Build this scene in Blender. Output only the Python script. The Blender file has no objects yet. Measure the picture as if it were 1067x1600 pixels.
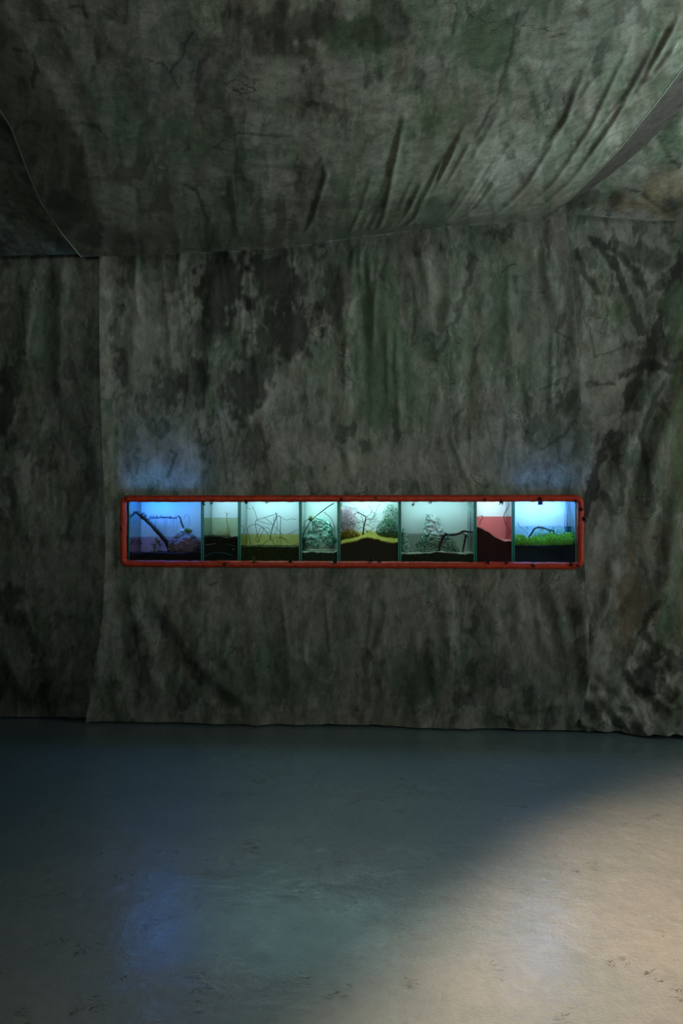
import bpy, bmesh, math, random
import numpy as np
from mathutils import Vector, noise as mn

# ------------------------------------------------------------------ camera, world, lights, exposure
sc = bpy.context.scene
COL = sc.collection
YAW = math.radians(3.5)
CAM = Vector((0, 0, 1.5))
F = 1067.0
RT = Vector((math.cos(YAW), math.sin(YAW), 0)); FW = Vector((-math.sin(YAW), math.cos(YAW), 0)); UP = Vector((0, 0, 1))
cd = bpy.data.cameras.new('camera'); cam = bpy.data.objects.new('camera', cd); COL.objects.link(cam)
cd.sensor_fit = 'VERTICAL'; cd.sensor_height = 36; cd.lens = 24; cd.clip_start = 0.05; cd.clip_end = 60
cam.location = CAM; cam.rotation_euler = (math.pi / 2, 0, YAW); sc.camera = cam

w = bpy.data.worlds.new('world'); sc.world = w; w.use_nodes = True
w.node_tree.nodes['Background'].inputs[0].default_value = (0.5, 0.6, 0.62, 1)
w.node_tree.nodes['Background'].inputs[1].default_value = 0.05
sc.view_settings.view_transform = 'Standard'; sc.view_settings.look = 'None'
sc.view_settings.gamma = 1; sc.view_settings.exposure = 0.0; sc.view_settings.use_curve_mapping = False
sc.cycles.transparent_max_bounces = 40; sc.cycles.max_bounces = 10; sc.cycles.caustics_reflective = False
sc.cycles.sample_clamp_indirect = 4.0

def lamp(name, kind, loc, target, energy, color, **kw):
    d = bpy.data.lights.new(name, kind); d.energy = energy; d.color = color
    for k, v in kw.items(): setattr(d, k, v)
    o = bpy.data.objects.new(name, d); COL.objects.link(o); o.location = loc
    o.rotation_euler = (Vector(target) - Vector(loc)).to_track_quat('-Z', 'Y').to_euler(); return o
# cool daylight from the doorway in the right wall
lamp('daylight_door', 'AREA', (4.9, 2.6, 2.0), (0.6, 3.4, 2.6), 44, (0.86, 0.98, 0.94), shape='RECTANGLE', size=2.2, size_y=2.2)
# unseen fill light added behind the camera to lift the hanging cloths
lamp('fill_rear', 'AREA', (-1.0, -2.6, 2.95), (-0.6, 4.8, 2.9), 8.8, (0.86, 1.0, 0.90), shape='RECTANGLE', size=3.6, size_y=1.8, spread=math.radians(56))
# warm spotlights on the floor at the right
lamp('warm_spot', 'SPOT', (-3.6, -2.4, 4.0), (1.5, 1.8, 0), 6700, (1.0, 0.57, 0.38), spot_size=math.radians(25), spot_blend=0.55, shadow_soft_size=0.15)
lamp('warm_spot_edge', 'SPOT', (-3.6, -2.4, 4.0), (1.05, 2.75, 0), 5600, (1.0, 0.50, 0.30), spot_size=math.radians(10), spot_blend=1.0, shadow_soft_size=0.15)
lamp('warm_spot_rear', 'SPOT', (0.4, -1.8, 3.6), (0.1, 1.3, 0), 260, (1.0, 0.66, 0.46), spot_size=math.radians(46), spot_blend=0.8, shadow_soft_size=0.4)
# unseen area light added beyond the right edge to brighten the shiny sheet
lamp('side_fill', 'AREA', (3.2, 3.3, 2.15), (1.1, 3.0, 3.5), 19, (0.78, 1.0, 0.96), shape='RECTANGLE', size=.35, size_y=.9, spread=math.radians(110))

# ------------------------------------------------------------------ helpers
def ray(px, py):
    return FW + RT * ((px - 533.5) / F) + UP * ((800 - py) / F)
def P(px, py, Y):
    d = ray(px, py); return CAM + d * ((Y - CAM.y) / d.y)
def PZ(px, py, Z):
    d = ray(px, py); return CAM + d * ((Z - CAM.z) / d.z)
def topx(x, y, z):
    dx = x - CAM.x; dy = y - CAM.y
    dep = dx * FW.x + dy * FW.y; dep = np.maximum(dep, 0.05)
    return 533.5 + F * (dx * RT.x + dy * RT.y) / dep, 800 - F * (z - CAM.z) / dep

_rs = np.random.RandomState(7); _T = _rs.rand(256, 256)
def vn(x, y, s=0):
    x = x + s * 17.31; y = y + s * 9.77
    xi = np.floor(x).astype(int); yi = np.floor(y).astype(int); fx = x - xi; fy = y - yi
    fx = fx * fx * (3 - 2 * fx); fy = fy * fy * (3 - 2 * fy)
    g = lambda a, b: _T[a % 256, b % 256]
    return (g(xi, yi) * (1 - fx) + g(xi + 1, yi) * fx) * (1 - fy) + (g(xi, yi + 1) * (1 - fx) + g(xi + 1, yi + 1) * fx) * fy
def fb(x, y, s=0, o=4):
    t = 0; a = 1; n = 0
    for i in range(o): t = t + a * vn(x * 2 ** i, y * 2 ** i, s + i * 3); n += a; a *= 0.55
    return t / n
def sm(a, b, x):
    t = np.clip((x - a) / (b - a), 0, 1); return t * t * (3 - 2 * t)
def dist_line(X, Y, pts):
    best = np.full(X.shape, 1e9)
    for (ax, ay), (bx, by) in zip(pts[:-1], pts[1:]):
        ux, uy = bx - ax, by - ay; L = ux * ux + uy * uy
        t = np.clip(((X - ax) * ux + (Y - ay) * uy) / L, 0, 1)
        best = np.minimum(best, np.hypot(X - ax - t * ux, Y - ay - t * uy))
    return best

def put(o, parent=None, **props):
    COL.objects.link(o)
    if parent is not None: o.parent = parent
    for k, v in props.items(): o[k] = v
    return o
def mesh(name, vs, fs, mat, parent=None, smooth=True, col=None, mats=None, midx=None, **props):
    me = bpy.data.meshes.new(name); me.from_pydata([tuple(v) for v in vs], [], [tuple(f) for f in fs])
    if mats:
        for m in mats: me.materials.append(m)
    else: me.materials.append(mat)
    me.polygons.foreach_set('use_smooth', [smooth] * len(me.polygons))
    if midx is not None: me.polygons.foreach_set('material_index', midx)
    if col is not None:
        at = me.color_attributes.new('paint', 'FLOAT_COLOR', 'POINT')
        c = np.ones((len(vs), 4)); c[:, :3] = col; at.data.foreach_set('color', c.ravel())
    me.update()
    return put(bpy.data.objects.new(name, me), parent, **props)
def empty(name, loc, label, cat, **props):
    o = bpy.data.objects.new(name, None); o.location = loc; o.empty_display_size = .05
    return put(o, None, label=label, category=cat, **props)
def to_parent(o, parent):            # child keeps world position under an Empty that is only translated
    if parent is not None: o.parent = parent; o.location = o.location - parent.location
    return o
class MB:
    def __init__(s): s.v = []; s.f = []
    def box(s, x0, x1, y0, y1, z0, z1):
        n = len(s.v)
        s.v += [(x0, y0, z0), (x1, y0, z0), (x1, y1, z0), (x0, y1, z0), (x0, y0, z1), (x1, y0, z1), (x1, y1, z1), (x0, y1, z1)]
        s.f += [tuple(n + i for i in q) for q in ((0, 3, 2, 1), (4, 5, 6, 7), (0, 1, 5, 4), (1, 2, 6, 5), (2, 3, 7, 6), (3, 0, 4, 7))]
        return s
    def tube(s, pts, r, n=7, jit=0, seed=0, cap=True):
        pts = [Vector(p) for p in pts]; k = len(pts)
        rr = r if isinstance(r, (list, tuple)) else [r] * k
        t0 = (pts[1] - pts[0]).normalized(); a = Vector((0, 0, 1)) if abs(t0.z) < .9 else Vector((1, 0, 0))
        nx = t0.cross(a).normalized(); base = len(s.v)
        for i, p in enumerate(pts):
            t = (pts[min(i + 1, k - 1)] - pts[max(i - 1, 0)]).normalized()
            nx = (nx - t * nx.dot(t)).normalized(); ny = t.cross(nx)
            for j in range(n):
                an = 2 * math.pi * j / n; q = rr[i]
                if jit: q *= 1 + jit * mn.noise(Vector((i * .9 + seed * 5.1, j * 1.3, seed)))
                s.v.append(p + nx * math.cos(an) * q + ny * math.sin(an) * q)
        for i in range(k - 1):
            for j in range(n):
                a0 = base + i * n + j; b0 = base + i * n + (j + 1) % n
                s.f.append((a0, b0, b0 + n, a0 + n))
        if cap:
            s.f.append(tuple(base + j for j in reversed(range(n)))); s.f.append(tuple(base + (k - 1) * n + j for j in range(n)))
        return s
    def leaf(s, p, d, L, W, up=Vector((0, 0, 1))):
        d = d.normalized(); sd = d.cross(up)
        sd = sd.normalized() if sd.length > 1e-4 else Vector((1, 0, 0)); nn = sd.cross(d)
        n = len(s.v)
        s.v += [p, p + d * L * .35 + sd * W + nn * L * .06, p + d * L * .8 + sd * W * .6, p + d * L - nn * L * .08,
                p + d * L * .8 - sd * W * .6, p + d * L * .35 - sd * W + nn * L * .06, p + d * L * .5 - nn * W * .3]
        s.f += [(n, n + 1, n + 6), (n + 1, n + 2, n + 6), (n + 2, n + 3, n + 6), (n + 3, n + 4, n + 6), (n + 4, n + 5, n + 6), (n + 5, n, n + 6)]
        return s
    def build(s, name, mat, parent=None, smooth=True, **kw):
        off = parent.matrix_world.translation if parent is not None else Vector((0, 0, 0))
        if parent is not None: off = world_of(parent)
        vs = [Vector(v) - off for v in s.v]
        return mesh(name, vs, s.f, mat, parent, smooth, **kw)
def world_of(o):
    t = Vector((0, 0, 0))
    while o is not None: t = t + o.location; o = o.parent
    return t
def spline(pts, n=6):
    pts = [Vector(p) for p in pts]
    if len(pts) < 3: return [pts[0].lerp(pts[1], i / n) for i in range(n + 1)]
    q = [pts[0] * 2 - pts[1]] + pts + [pts[-1] * 2 - pts[-2]]; out = []
    for i in range(1, len(q) - 2):
        a, b, c, d = q[i - 1:i + 3]
        for k in range(n):
            t = k / n
            out.append(.5 * (2 * b + (c - a) * t + (2 * a - 5 * b + 4 * c - d) * t * t + (3 * b - a - 3 * c + d) * t ** 3))
    out.append(pts[-1]); return out
def taper(n, a, b): return [a + (b - a) * i / max(1, n - 1) for i in range(n)]
def lin(h):
    r = []
    for i in (0, 2, 4):
        c = int(h[i:i + 2], 16) / 255; r.append(c / 12.92 if c <= .04045 else ((c + .055) / 1.055) ** 2.4)
    return tuple(r)

# ------------------------------------------------------------------ materials
def newmat(name):
    m = bpy.data.materials.new(name); m.use_nodes = True; nt = m.node_tree
    return m, nt, nt.nodes, nt.links, nt.nodes['Principled BSDF']
def noisy(name, c1, c2, scale=40, rough=.7, bump=.2, metal=0, stretch=(1, 1, 1), dist=.004, spec=.3, sub=None):
    m, nt, N, L, b = newmat(name)
    tc = N.new('ShaderNodeTexCoord'); mp = N.new('ShaderNodeMapping'); mp.inputs['Scale'].default_value = stretch
    nz = N.new('ShaderNodeTexNoise'); nz.inputs['Scale'].default_value = scale; nz.inputs['Detail'].default_value = 6
    nz.inputs['Roughness'].default_value = .65
    cr = N.new('ShaderNodeValToRGB'); cr.color_ramp.elements[0].position = .35; cr.color_ramp.elements[1].position = .65
    cr.color_ramp.elements[0].color = (*c1, 1); cr.color_ramp.elements[1].color = (*c2, 1)
    L.new(tc.outputs['Object'], mp.inputs[0]); L.new(mp.outputs[0], nz.inputs['Vector']); L.new(nz.outputs['Fac'], cr.inputs[0])
    L.new(cr.outputs[0], b.inputs['Base Color']); b.inputs['Roughness'].default_value = rough; b.inputs['Metallic'].default_value = metal
    b.inputs['Specular IOR Level'].default_value = spec
    if bump:
        bp = N.new('ShaderNodeBump'); bp.inputs['Strength'].default_value = bump; bp.inputs['Distance'].default_value = dist
        L.new(nz.outputs['Fac'], bp.inputs['Height']); L.new(bp.outputs[0], b.inputs['Normal'])
    return m
def clear(name, tint, refl=1.0, ior_pow=5.0, base=.03, diff=None, dfac=0.0):
    """thin clear sheet: tinted see-through plus a mirror share that grows towards grazing"""
    m, nt, N, L, b = newmat(name); N.remove(b); out = N['Material Output']
    tr = N.new('ShaderNodeBsdfTransparent'); tr.inputs[0].default_value = (*tint, 1)
    gl = N.new('ShaderNodeBsdfGlossy'); gl.inputs['Roughness'].default_value = .02
    lw = N.new('ShaderNodeLayerWeight'); lw.inputs[0].default_value = .5
    pw = N.new('ShaderNodeMath'); pw.operation = 'POWER'; pw.inputs[1].default_value = ior_pow
    ma = N.new('ShaderNodeMath'); ma.operation = 'MULTIPLY_ADD'; ma.inputs[1].default_value = refl * .9; ma.inputs[2].default_value = base
    mx = N.new('ShaderNodeMixShader')
    L.new(lw.outputs['Facing'], pw.inputs[0]); L.new(pw.outputs[0], ma.inputs[0]); L.new(ma.outputs[0], mx.inputs[0])
    src = tr
    if diff:
        df = N.new('ShaderNodeBsdfTranslucent'); df.inputs[0].default_value = (*diff, 1)
        d2 = N.new('ShaderNodeBsdfDiffuse'); d2.inputs[0].default_value = (*diff, 1)
        m1 = N.new('ShaderNodeMixShader'); m1.inputs[0].default_value = .5; L.new(df.outputs[0], m1.inputs[1]); L.new(d2.outputs[0], m1.inputs[2])
        m2 = N.new('ShaderNodeMixShader'); m2.inputs[0].default_value = dfac; L.new(tr.outputs[0], m2.inputs[1]); L.new(m1.outputs[0], m2.inputs[2]); src = m2
    L.new(src.outputs[0], mx.inputs[1]); L.new(gl.outputs[0], mx.inputs[2]); L.new(mx.outputs[0], out.inputs[0])
    return m
def glow(name, color, s):
    m, nt, N, L, b = newmat(name); b.inputs['Base Color'].default_value = (.8, .8, .8, 1)
    b.inputs['Emission Color'].default_value = (*color, 1); b.inputs['Emission Strength'].default_value = s; return m

def cloth_mat(name, rough=.6, spec=.25, trans=.12, coat=0.0, fine=1.0):
    m, nt, N, L, b = newmat(name); out = N['Material Output']
    at = N.new('ShaderNodeAttribute'); at.attribute_name = 'paint'
    tc = N.new('ShaderNodeTexCoord')
    mp = N.new('ShaderNodeMapping'); mp.inputs['Scale'].default_value = (1.7, 1.7, 1)
    n1 = N.new('ShaderNodeTexNoise'); n1.inputs['Scale'].default_value = 14; n1.inputs['Detail'].default_value = 8; n1.inputs['Roughness'].default_value = .75
    n2 = N.new('ShaderNodeTexNoise'); n2.inputs['Scale'].default_value = 160; n2.inputs['Detail'].default_value = 3
    L.new(tc.outputs['Object'], mp.inputs[0]); L.new(mp.outputs[0], n1.inputs['Vector']); L.new(tc.outputs['Object'], n2.inputs['Vector'])
    r1 = N.new('ShaderNodeMapRange'); r1.inputs[1].default_value = .3; r1.inputs[2].default_value = .7; r1.inputs[3].default_value = .82; r1.inputs[4].default_value = 1.17
    r2 = N.new('ShaderNodeMapRange'); r2.inputs[1].default_value = .3; r2.inputs[2].default_value = .7; r2.inputs[3].default_value = .8; r2.inputs[4].default_value = 1.2
    mq = N.new('ShaderNodeMapping'); mq.inputs['Scale'].default_value = (2.0, 2.0, 1); L.new(tc.outputs['Object'], mq.inputs[0])
    n5 = N.new('ShaderNodeTexNoise'); n5.inputs['Scale'].default_value = 8; n5.inputs['Detail'].default_value = 10; n5.inputs['Roughness'].default_value = .68; n5.inputs['Distortion'].default_value = .5; L.new(mq.outputs[0], n5.inputs['Vector'])
    c5_ = N.new('ShaderNodeValToRGB'); e5 = c5_.color_ramp.elements; e5[0].position = .40; e5[0].color = (.74, .74, .74, 1); e5[1].position = .60; e5[1].color = (1.16, 1.16, 1.16, 1)
    for ps, vl in ((.425, .88), (.495, .93), (.515, 1.08), (.575, 1.10)): q5 = e5.new(ps); q5.color = (vl, vl, vl, 1)
    L.new(n5.outputs['Fac'], c5_.inputs[0])
    L.new(n1.outputs['Fac'], r1.inputs[0]); L.new(n2.outputs['Fac'], r2.inputs[0])
    mu = N.new('ShaderNodeMath'); mu.operation = 'MULTIPLY'; L.new(r1.outputs[0], mu.inputs[0]); L.new(r2.outputs[0], mu.inputs[1])
    # fine dark veins of paint
    wz = N.new('ShaderNodeTexNoise'); wz.inputs['Scale'].default_value = 2.2; wz.inputs['Detail'].default_value = 5; wz.inputs['Distortion'].default_value = 1.1
    L.new(tc.outputs['Object'], wz.inputs['Vector'])
    sb = N.new('ShaderNodeMath'); sb.operation = 'SUBTRACT'; sb.inputs[1].default_value = .5; L.new(wz.outputs['Fac'], sb.inputs[0])
    ab = N.new('ShaderNodeMath'); ab.operation = 'ABSOLUTE'; L.new(sb.outputs[0], ab.inputs[0])
    vr = N.new('ShaderNodeMapRange'); vr.inputs[1].default_value = 0; vr.inputs[2].default_value = .008; vr.inputs[3].default_value = 0; vr.inputs[4].default_value = 1; L.new(ab.outputs[0], vr.inputs[0])
    mk = N.new('ShaderNodeTexNoise'); mk.inputs['Scale'].default_value = 3.1; mk.inputs['Detail'].default_value = 3; L.new(tc.outputs['Object'], mk.inputs['Vector'])
    mr = N.new('ShaderNodeMapRange'); mr.inputs[1].default_value = .56; mr.inputs[2].default_value = .62; mr.inputs[3].default_value = 1; mr.inputs[4].default_value = 0; L.new(mk.outputs['Fac'], mr.inputs[0])
    mxx = N.new('ShaderNodeMath'); mxx.operation = 'MAXIMUM'; L.new(vr.outputs[0], mxx.inputs[0]); L.new(mr.outputs[0], mxx.inputs[1])
    vv = N.new('ShaderNodeMapRange'); vv.inputs[3].default_value = .35; vv.inputs[4].default_value = 1; L.new(mxx.outputs[0], vv.inputs[0])
    mu3 = N.new('ShaderNodeMath'); mu3.operation = 'MULTIPLY'; L.new(mu.outputs[0], mu3.inputs[0]); L.new(c5_.outputs[0], mu3.inputs[1])
    mu2 = N.new('ShaderNodeMath'); mu2.operation = 'MULTIPLY'; L.new(mu3.outputs[0], mu2.inputs[0]); L.new(vv.outputs[0], mu2.inputs[1])
    vm = N.new('ShaderNodeVectorMath'); vm.operation = 'SCALE'; L.new(at.outputs['Color'], vm.inputs[0]); L.new(mu2.outputs[0], vm.inputs['Scale'])
    L.new(vm.outputs[0], b.inputs['Base Color'])
    b.inputs['Roughness'].default_value = rough; b.inputs['Specular IOR Level'].default_value = spec
    if coat: b.inputs['Coat Weight'].default_value = coat; b.inputs['Coat Roughness'].default_value = .16
    n3 = N.new('ShaderNodeTexNoise'); n3.inputs['Scale'].default_value = 5; n3.inputs['Detail'].default_value = 7; n3.inputs['Roughness'].default_value = .6; n3.inputs['Distortion'].default_value = .6
    L.new(tc.outputs['Object'], n3.inputs['Vector'])
    bp = N.new('ShaderNodeBump'); bp.inputs['Strength'].default_value = .4 * fine; bp.inputs['Distance'].default_value = .012; L.new(n3.outputs['Fac'], bp.inputs['Height'])
    bp2 = N.new('ShaderNodeBump'); bp2.inputs['Strength'].default_value = .3; bp2.inputs['Distance'].default_value = .003
    L.new(n2.outputs['Fac'], bp2.inputs['Height']); L.new(bp.outputs[0], bp2.inputs['Normal']); L.new(bp2.outputs[0], b.inputs['Normal'])
    if trans:
        tl = N.new('ShaderNodeBsdfTranslucent'); L.new(vm.outputs[0], tl.inputs[0])
        mx = N.new('ShaderNodeMixShader'); mx.inputs[0].default_value = trans
        L.new(b.outputs[0], mx.inputs[1]); L.new(tl.outputs[0], mx.inputs[2]); L.new(mx.outputs[0], out.inputs[0])
    return m

# ------------------------------------------------------------------ floor and room shell
def floor_mat():
    m, nt, N, L, b = newmat('painted_concrete')
    tc = N.new('ShaderNodeTexCoord')
    def nz(scale, det, rough=.6, dist=0, stretch=None):
        n = N.new('ShaderNodeTexNoise'); n.inputs['Scale'].default_value = scale; n.inputs['Detail'].default_value = det
        n.inputs['Roughness'].default_value = rough; n.inputs['Distortion'].default_value = dist
        if stretch:
            mp = N.new('ShaderNodeMapping'); mp.inputs['Scale'].default_value = stretch; mp.inputs['Rotation'].default_value = (0, 0, .3); L.new(tc.outputs['Object'], mp.inputs[0]); L.new(mp.outputs[0], n.inputs['Vector'])
        else: L.new(tc.outputs['Object'], n.inputs['Vector'])
        return n
    big = nz(1.3, 5); cr = N.new('ShaderNodeValToRGB'); e = cr.color_ramp.elements
    e[0].position = .38; e[1].position = .64; e[0].color = (.145, .23, .255, 1); e[1].color = (.20, .28, .30, 1)
    L.new(big.outputs['Fac'], cr.inputs[0])
    med = nz(22, 8, .7); mr = N.new('ShaderNodeMapRange'); mr.inputs[1].default_value = .3; mr.inputs[2].default_value = .7; mr.inputs[3].default_value = .88; mr.inputs[4].default_value = 1.10; L.new(med.outputs['Fac'], mr.inputs[0])
    # scattered gouges: thin lines of a warped noise inside sparse patches
    g = nz(8, 4, .6, 1.6, (1, 2.0, 1)); s = N.new('ShaderNodeMath'); s.operation = 'SUBTRACT'; s.inputs[1].default_value = .5; L.new(g.outputs['Fac'], s.inputs[0])
    a = N.new('ShaderNodeMath'); a.operation = 'ABSOLUTE'; L.new(s.outputs[0], a.inputs[0])
    gr = N.new('ShaderNodeMapRange'); gr.inputs[1].default_value = 0; gr.inputs[2].default_value = .013; gr.inputs[3].default_value = 1; gr.inputs[4].default_value = 0; L.new(a.outputs[0], gr.inputs[0])
    mk = nz(6.3, 2); k = N.new('ShaderNodeMapRange'); k.inputs[1].default_value = .62; k.inputs[2].default_value = .67; L.new(mk.outputs['Fac'], k.inputs[0])
    gm = N.new('ShaderNodeMath'); gm.operation = 'MULTIPLY'; L.new(gr.outputs[0], gm.inputs[0]); L.new(k.outputs[0], gm.inputs[1])
    # pits
    vo = N.new('ShaderNodeTexVoronoi'); vo.inputs['Scale'].default_value = 9; L.new(tc.outputs['Object'], vo.inputs['Vector'])
    pr = N.new('ShaderNodeMapRange'); pr.inputs[1].default_value = .02; pr.inputs[2].default_value = .05; pr.inputs[3].default_value = 1; pr.inputs[4].default_value = 0; L.new(vo.outputs['Distance'], pr.inputs[0])
    rv = N.new('ShaderNodeSeparateColor'); L.new(vo.outputs['Color'], rv.inputs[0])
    pk = N.new('ShaderNodeMath'); pk.operation = 'GREATER_THAN'; pk.inputs[1].default_value = .8; L.new(rv.outputs[0], pk.inputs[0])
    pm = N.new('ShaderNodeMath'); pm.operation = 'MULTIPLY'; L.new(pr.outputs[0], pm.inputs[0]); L.new(pk.outputs[0], pm.inputs[1])
    mm = N.new('ShaderNodeMath'); mm.operation = 'MAXIMUM'; L.new(gm.outputs[0], mm.inputs[0]); L.new(pm.outputs[0], mm.inputs[1])
    dk = N.new('ShaderNodeMapRange'); dk.inputs[3].default_value = 1; dk.inputs[4].default_value = .42; L.new(mm.outputs[0], dk.inputs[0])
    mu = N.new('ShaderNodeMath'); mu.operation = 'MULTIPLY'; L.new(mr.outputs[0], mu.inputs[0]); L.new(dk.outputs[0], mu.inputs[1])
    vm = N.new('ShaderNodeVectorMath'); vm.operation = 'SCALE'; L.new(cr.outputs[0], vm.inputs[0]); L.new(mu.outputs[0], vm.inputs['Scale']); L.new(vm.outputs[0], b.inputs['Base Color'])
    rr = N.new('ShaderNodeMapRange'); rr.inputs[1].default_value = .3; rr.inputs[2].default_value = .7; rr.inputs[3].default_value = .36; rr.inputs[4].default_value = .22; L.new(big.outputs['Fac'], rr.inputs[0]); L.new(rr.outputs[0], b.inputs['Roughness'])
    b.inputs['Specular IOR Level'].default_value = .9
    hs = nz(7, 9, .58, .2); h1 = N.new('ShaderNodeBump'); h1.inputs['Strength'].default_value = .45; h1.inputs['Distance'].default_value = .011; L.new(hs.outputs['Fac'], h1.inputs['Height'])
    h2 = N.new('ShaderNodeBump'); h2.inputs['Strength'].default_value = .9; h2.inputs['Distance'].default_value = .006; h2.invert = True; L.new(mm.outputs[0], h2.inputs['Height']); L.new(h1.outputs[0], h2.inputs['Normal'])
    fz = nz(70, 5, .7, .5, (1, 1.8, 1)); h3 = N.new('ShaderNodeBump'); h3.inputs['Strength'].default_value = .6; h3.inputs['Distance'].default_value = .003; L.new(fz.outputs['Fac'], h3.inputs['Height']); L.new(h2.outputs[0], h3.inputs['Normal'])
    L.new(h3.outputs[0], b.inputs['Normal']); b.inputs['Coat Weight'].default_value = .6; b.inputs['Coat Roughness'].default_value = .17; b.inputs['Coat IOR'].default_value = 1.6
    L.new(h1.outputs[0], b.inputs['Coat Normal'])
    return m
m_floor = floor_mat()
m_shell = noisy('shell_plaster', (.05, .055, .05), (.08, .085, .08), 6, .9, .2)
mesh('floor', [(-4.2, -3.2, 0), (4.2, -3.2, 0), (4.2, 6.1, 0), (-4.2, 6.1, 0)], [(0, 1, 2, 3)], m_floor, smooth=False, kind='structure')
MB().box(-4.3, 4.3, -3.3, 6.2, 4.6, 4.7).build('ceiling', m_shell, smooth=False, kind='structure')
MB().box(-4.3, 4.3, 6.1, 6.2, 0, 4.6).build('wall_back', m_shell, smooth=False, kind='structure')
MB().box(-4.3, -4.2, -3.2, 6.1, 0, 4.6).build('wall_left', m_shell, smooth=False, kind='structure')
MB().box(-4.3, 4.3, -3.3, -3.2, 0, 4.6).build('wall_front', m_shell, smooth=False, kind='structure')
b_ = MB(); b_.box(4.2, 4.3, -3.2, 1.0, 0, 4.6); b_.box(4.2, 4.3, 4.3, 6.1, 0, 4.6); b_.box(4.2, 4.3, 1.0, 4.3, 3.3, 4.6)
b_.build('wall_right', m_shell, smooth=False, kind='structure')

# ------------------------------------------------------------------ painted cloth
GREY = np.array((.31, .305, .265)); MID = np.array((.19, .20, .165)); GREEN = np.array((.10, .15, .095)); DARK = np.array((.03, .03, .025))
LGREEN = np.array((.20, .25, .13)); OCHRE = np.array((.24, .18, .11)); PALE = np.array((.42, .43, .40)); BROWN = np.array((.17, .135, .11))
def paint(PX, PY, feats=(), sx=1.0, sy=1.0, seed=0, dark=.0):
    x = PX / sx; y = PY / sy
    wx = x + 22 * (fb(x / 60, y / 60, seed + 40) - .5); wy = y + 40 * (fb(x / 50, y / 50, seed + 50) - .5)
    c = fb(wx / 8, wy / 50, seed + 9); ed = .10 * (fb(x / 5, y / 14, seed + 3, 3) - .5)
    d = fb(wx / 120, wy / 90, seed + 14)
    t = sm(.42, .58, d)[..., None]; col = MID * (1 - t) + (.75 * GREY + .25 * MID) * t
    lay = [(GREEN, .55, 60, 110, .53, .05), (GREY, .6, 34, 60, .56, .02), (MID * .8, .55, 45, 80, .55, .02), (GREEN * .9, .6, 26, 95, .57, .02), (PALE * .8, .45, 20, 40, .60, .02),
           (BROWN, .5, 38, 50, .59, .03), (GREY * .95, .5, 16, 48, .57, .015), (GREEN * .75, .5, 14, 60, .58, .02), (DARK, .55, 24, 46, .64, .03), (MID * 1.15, .5, 11, 26, .60, .02)]
    for q, (k, al, ax_, ay_, th_, e_) in enumerate(lay):
        n_ = fb(wx / ax_, wy / ay_, seed + 100 + q * 7, 4) + ed * .5
        t = (sm(th_ - e_, th_ + e_, n_) * al)[..., None]; col = col * (1 - t) + k * t
    col = col * (.80 + .40 * c)[..., None] * (.75 + .5 * fb(wx / 130, wy / 90, seed + 33))[..., None]
    jag = fb(x / 7, y / 16, seed + 60, 4) - .5; jag2 = fb(x / 20, y / 20, seed + 70, 3) - .5
    for ft in feats:
        kind, k, s = ft[0], ft[1], ft[2]
        if kind == 'b':                                   # blob: cx, cy, rx, ry, rotation
            cx, cy, rx, ry, ro = ft[3]; ca, sa = math.cos(ro), math.sin(ro)
            u = ((PX - cx) * ca + (PY - cy) * sa) / rx; v = (-(PX - cx) * sa + (PY - cy) * ca) / ry
            r = np.sqrt(u * u + v * v) + 1.0 * jag + 1.0 * jag2; m = 1 - sm(.5, .95, r)
        else:                                             # stroke: width, points
            wd, pts = ft[3], ft[4]
            r = dist_line(PX + 12 * jag2, PY + 12 * jag2, pts) / wd + 1.6 * jag; m = 1 - sm(.45, 1.0, r)
        m = (m * s)[..., None]; col = col * (1 - m) + k * m
    return np.clip(col, .01, .8)
def folds(PX, PY, fl):
    d = np.zeros(PX.shape)
    for wd, amp, pts in fl:
        best = np.full(PX.shape, 1e9); arc = np.zeros(PX.shape); tot = 0
        for (ax, ay), (bx, by) in zip(pts[:-1], pts[1:]):
            ux, uy = bx - ax, by - ay; L = ux * ux + uy * uy; l = math.sqrt(L)
            t = np.clip(((PX - ax) * ux + (PY - ay) * uy) / L, 0, 1)
            q = np.hypot(PX - ax - t * ux, PY - ay - t * uy); near = q < best
            best = np.where(near, q, best); arc = np.where(near, tot + t * l, arc); tot += l
        f = arc / tot; r = best / wd; d = d + amp * np.exp(-r * r) * sm(0, .3, f) * sm(1, .7, f)
    return d
def gridfaces(nu, nv, keep=None):
    f = []
    for j in range(nv - 1):
        for i in range(nu - 1):
            if keep is None or keep[j, i]: f.append((j * nu + i, j * nu + i + 1, (j + 1) * nu + i + 1, (j + 1) * nu + i))
    return f
def interp(v, xs, ys): return np.interp(v, xs, ys)

m_cloth = cloth_mat('painted_canvas', .62, .3, .10)
m_swag = cloth_mat('painted_canvas_glossy', .40, .5, 0, coat=.55)
m_ceil = cloth_mat('painted_canvas_heavy', .6, .3, 0)

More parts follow.
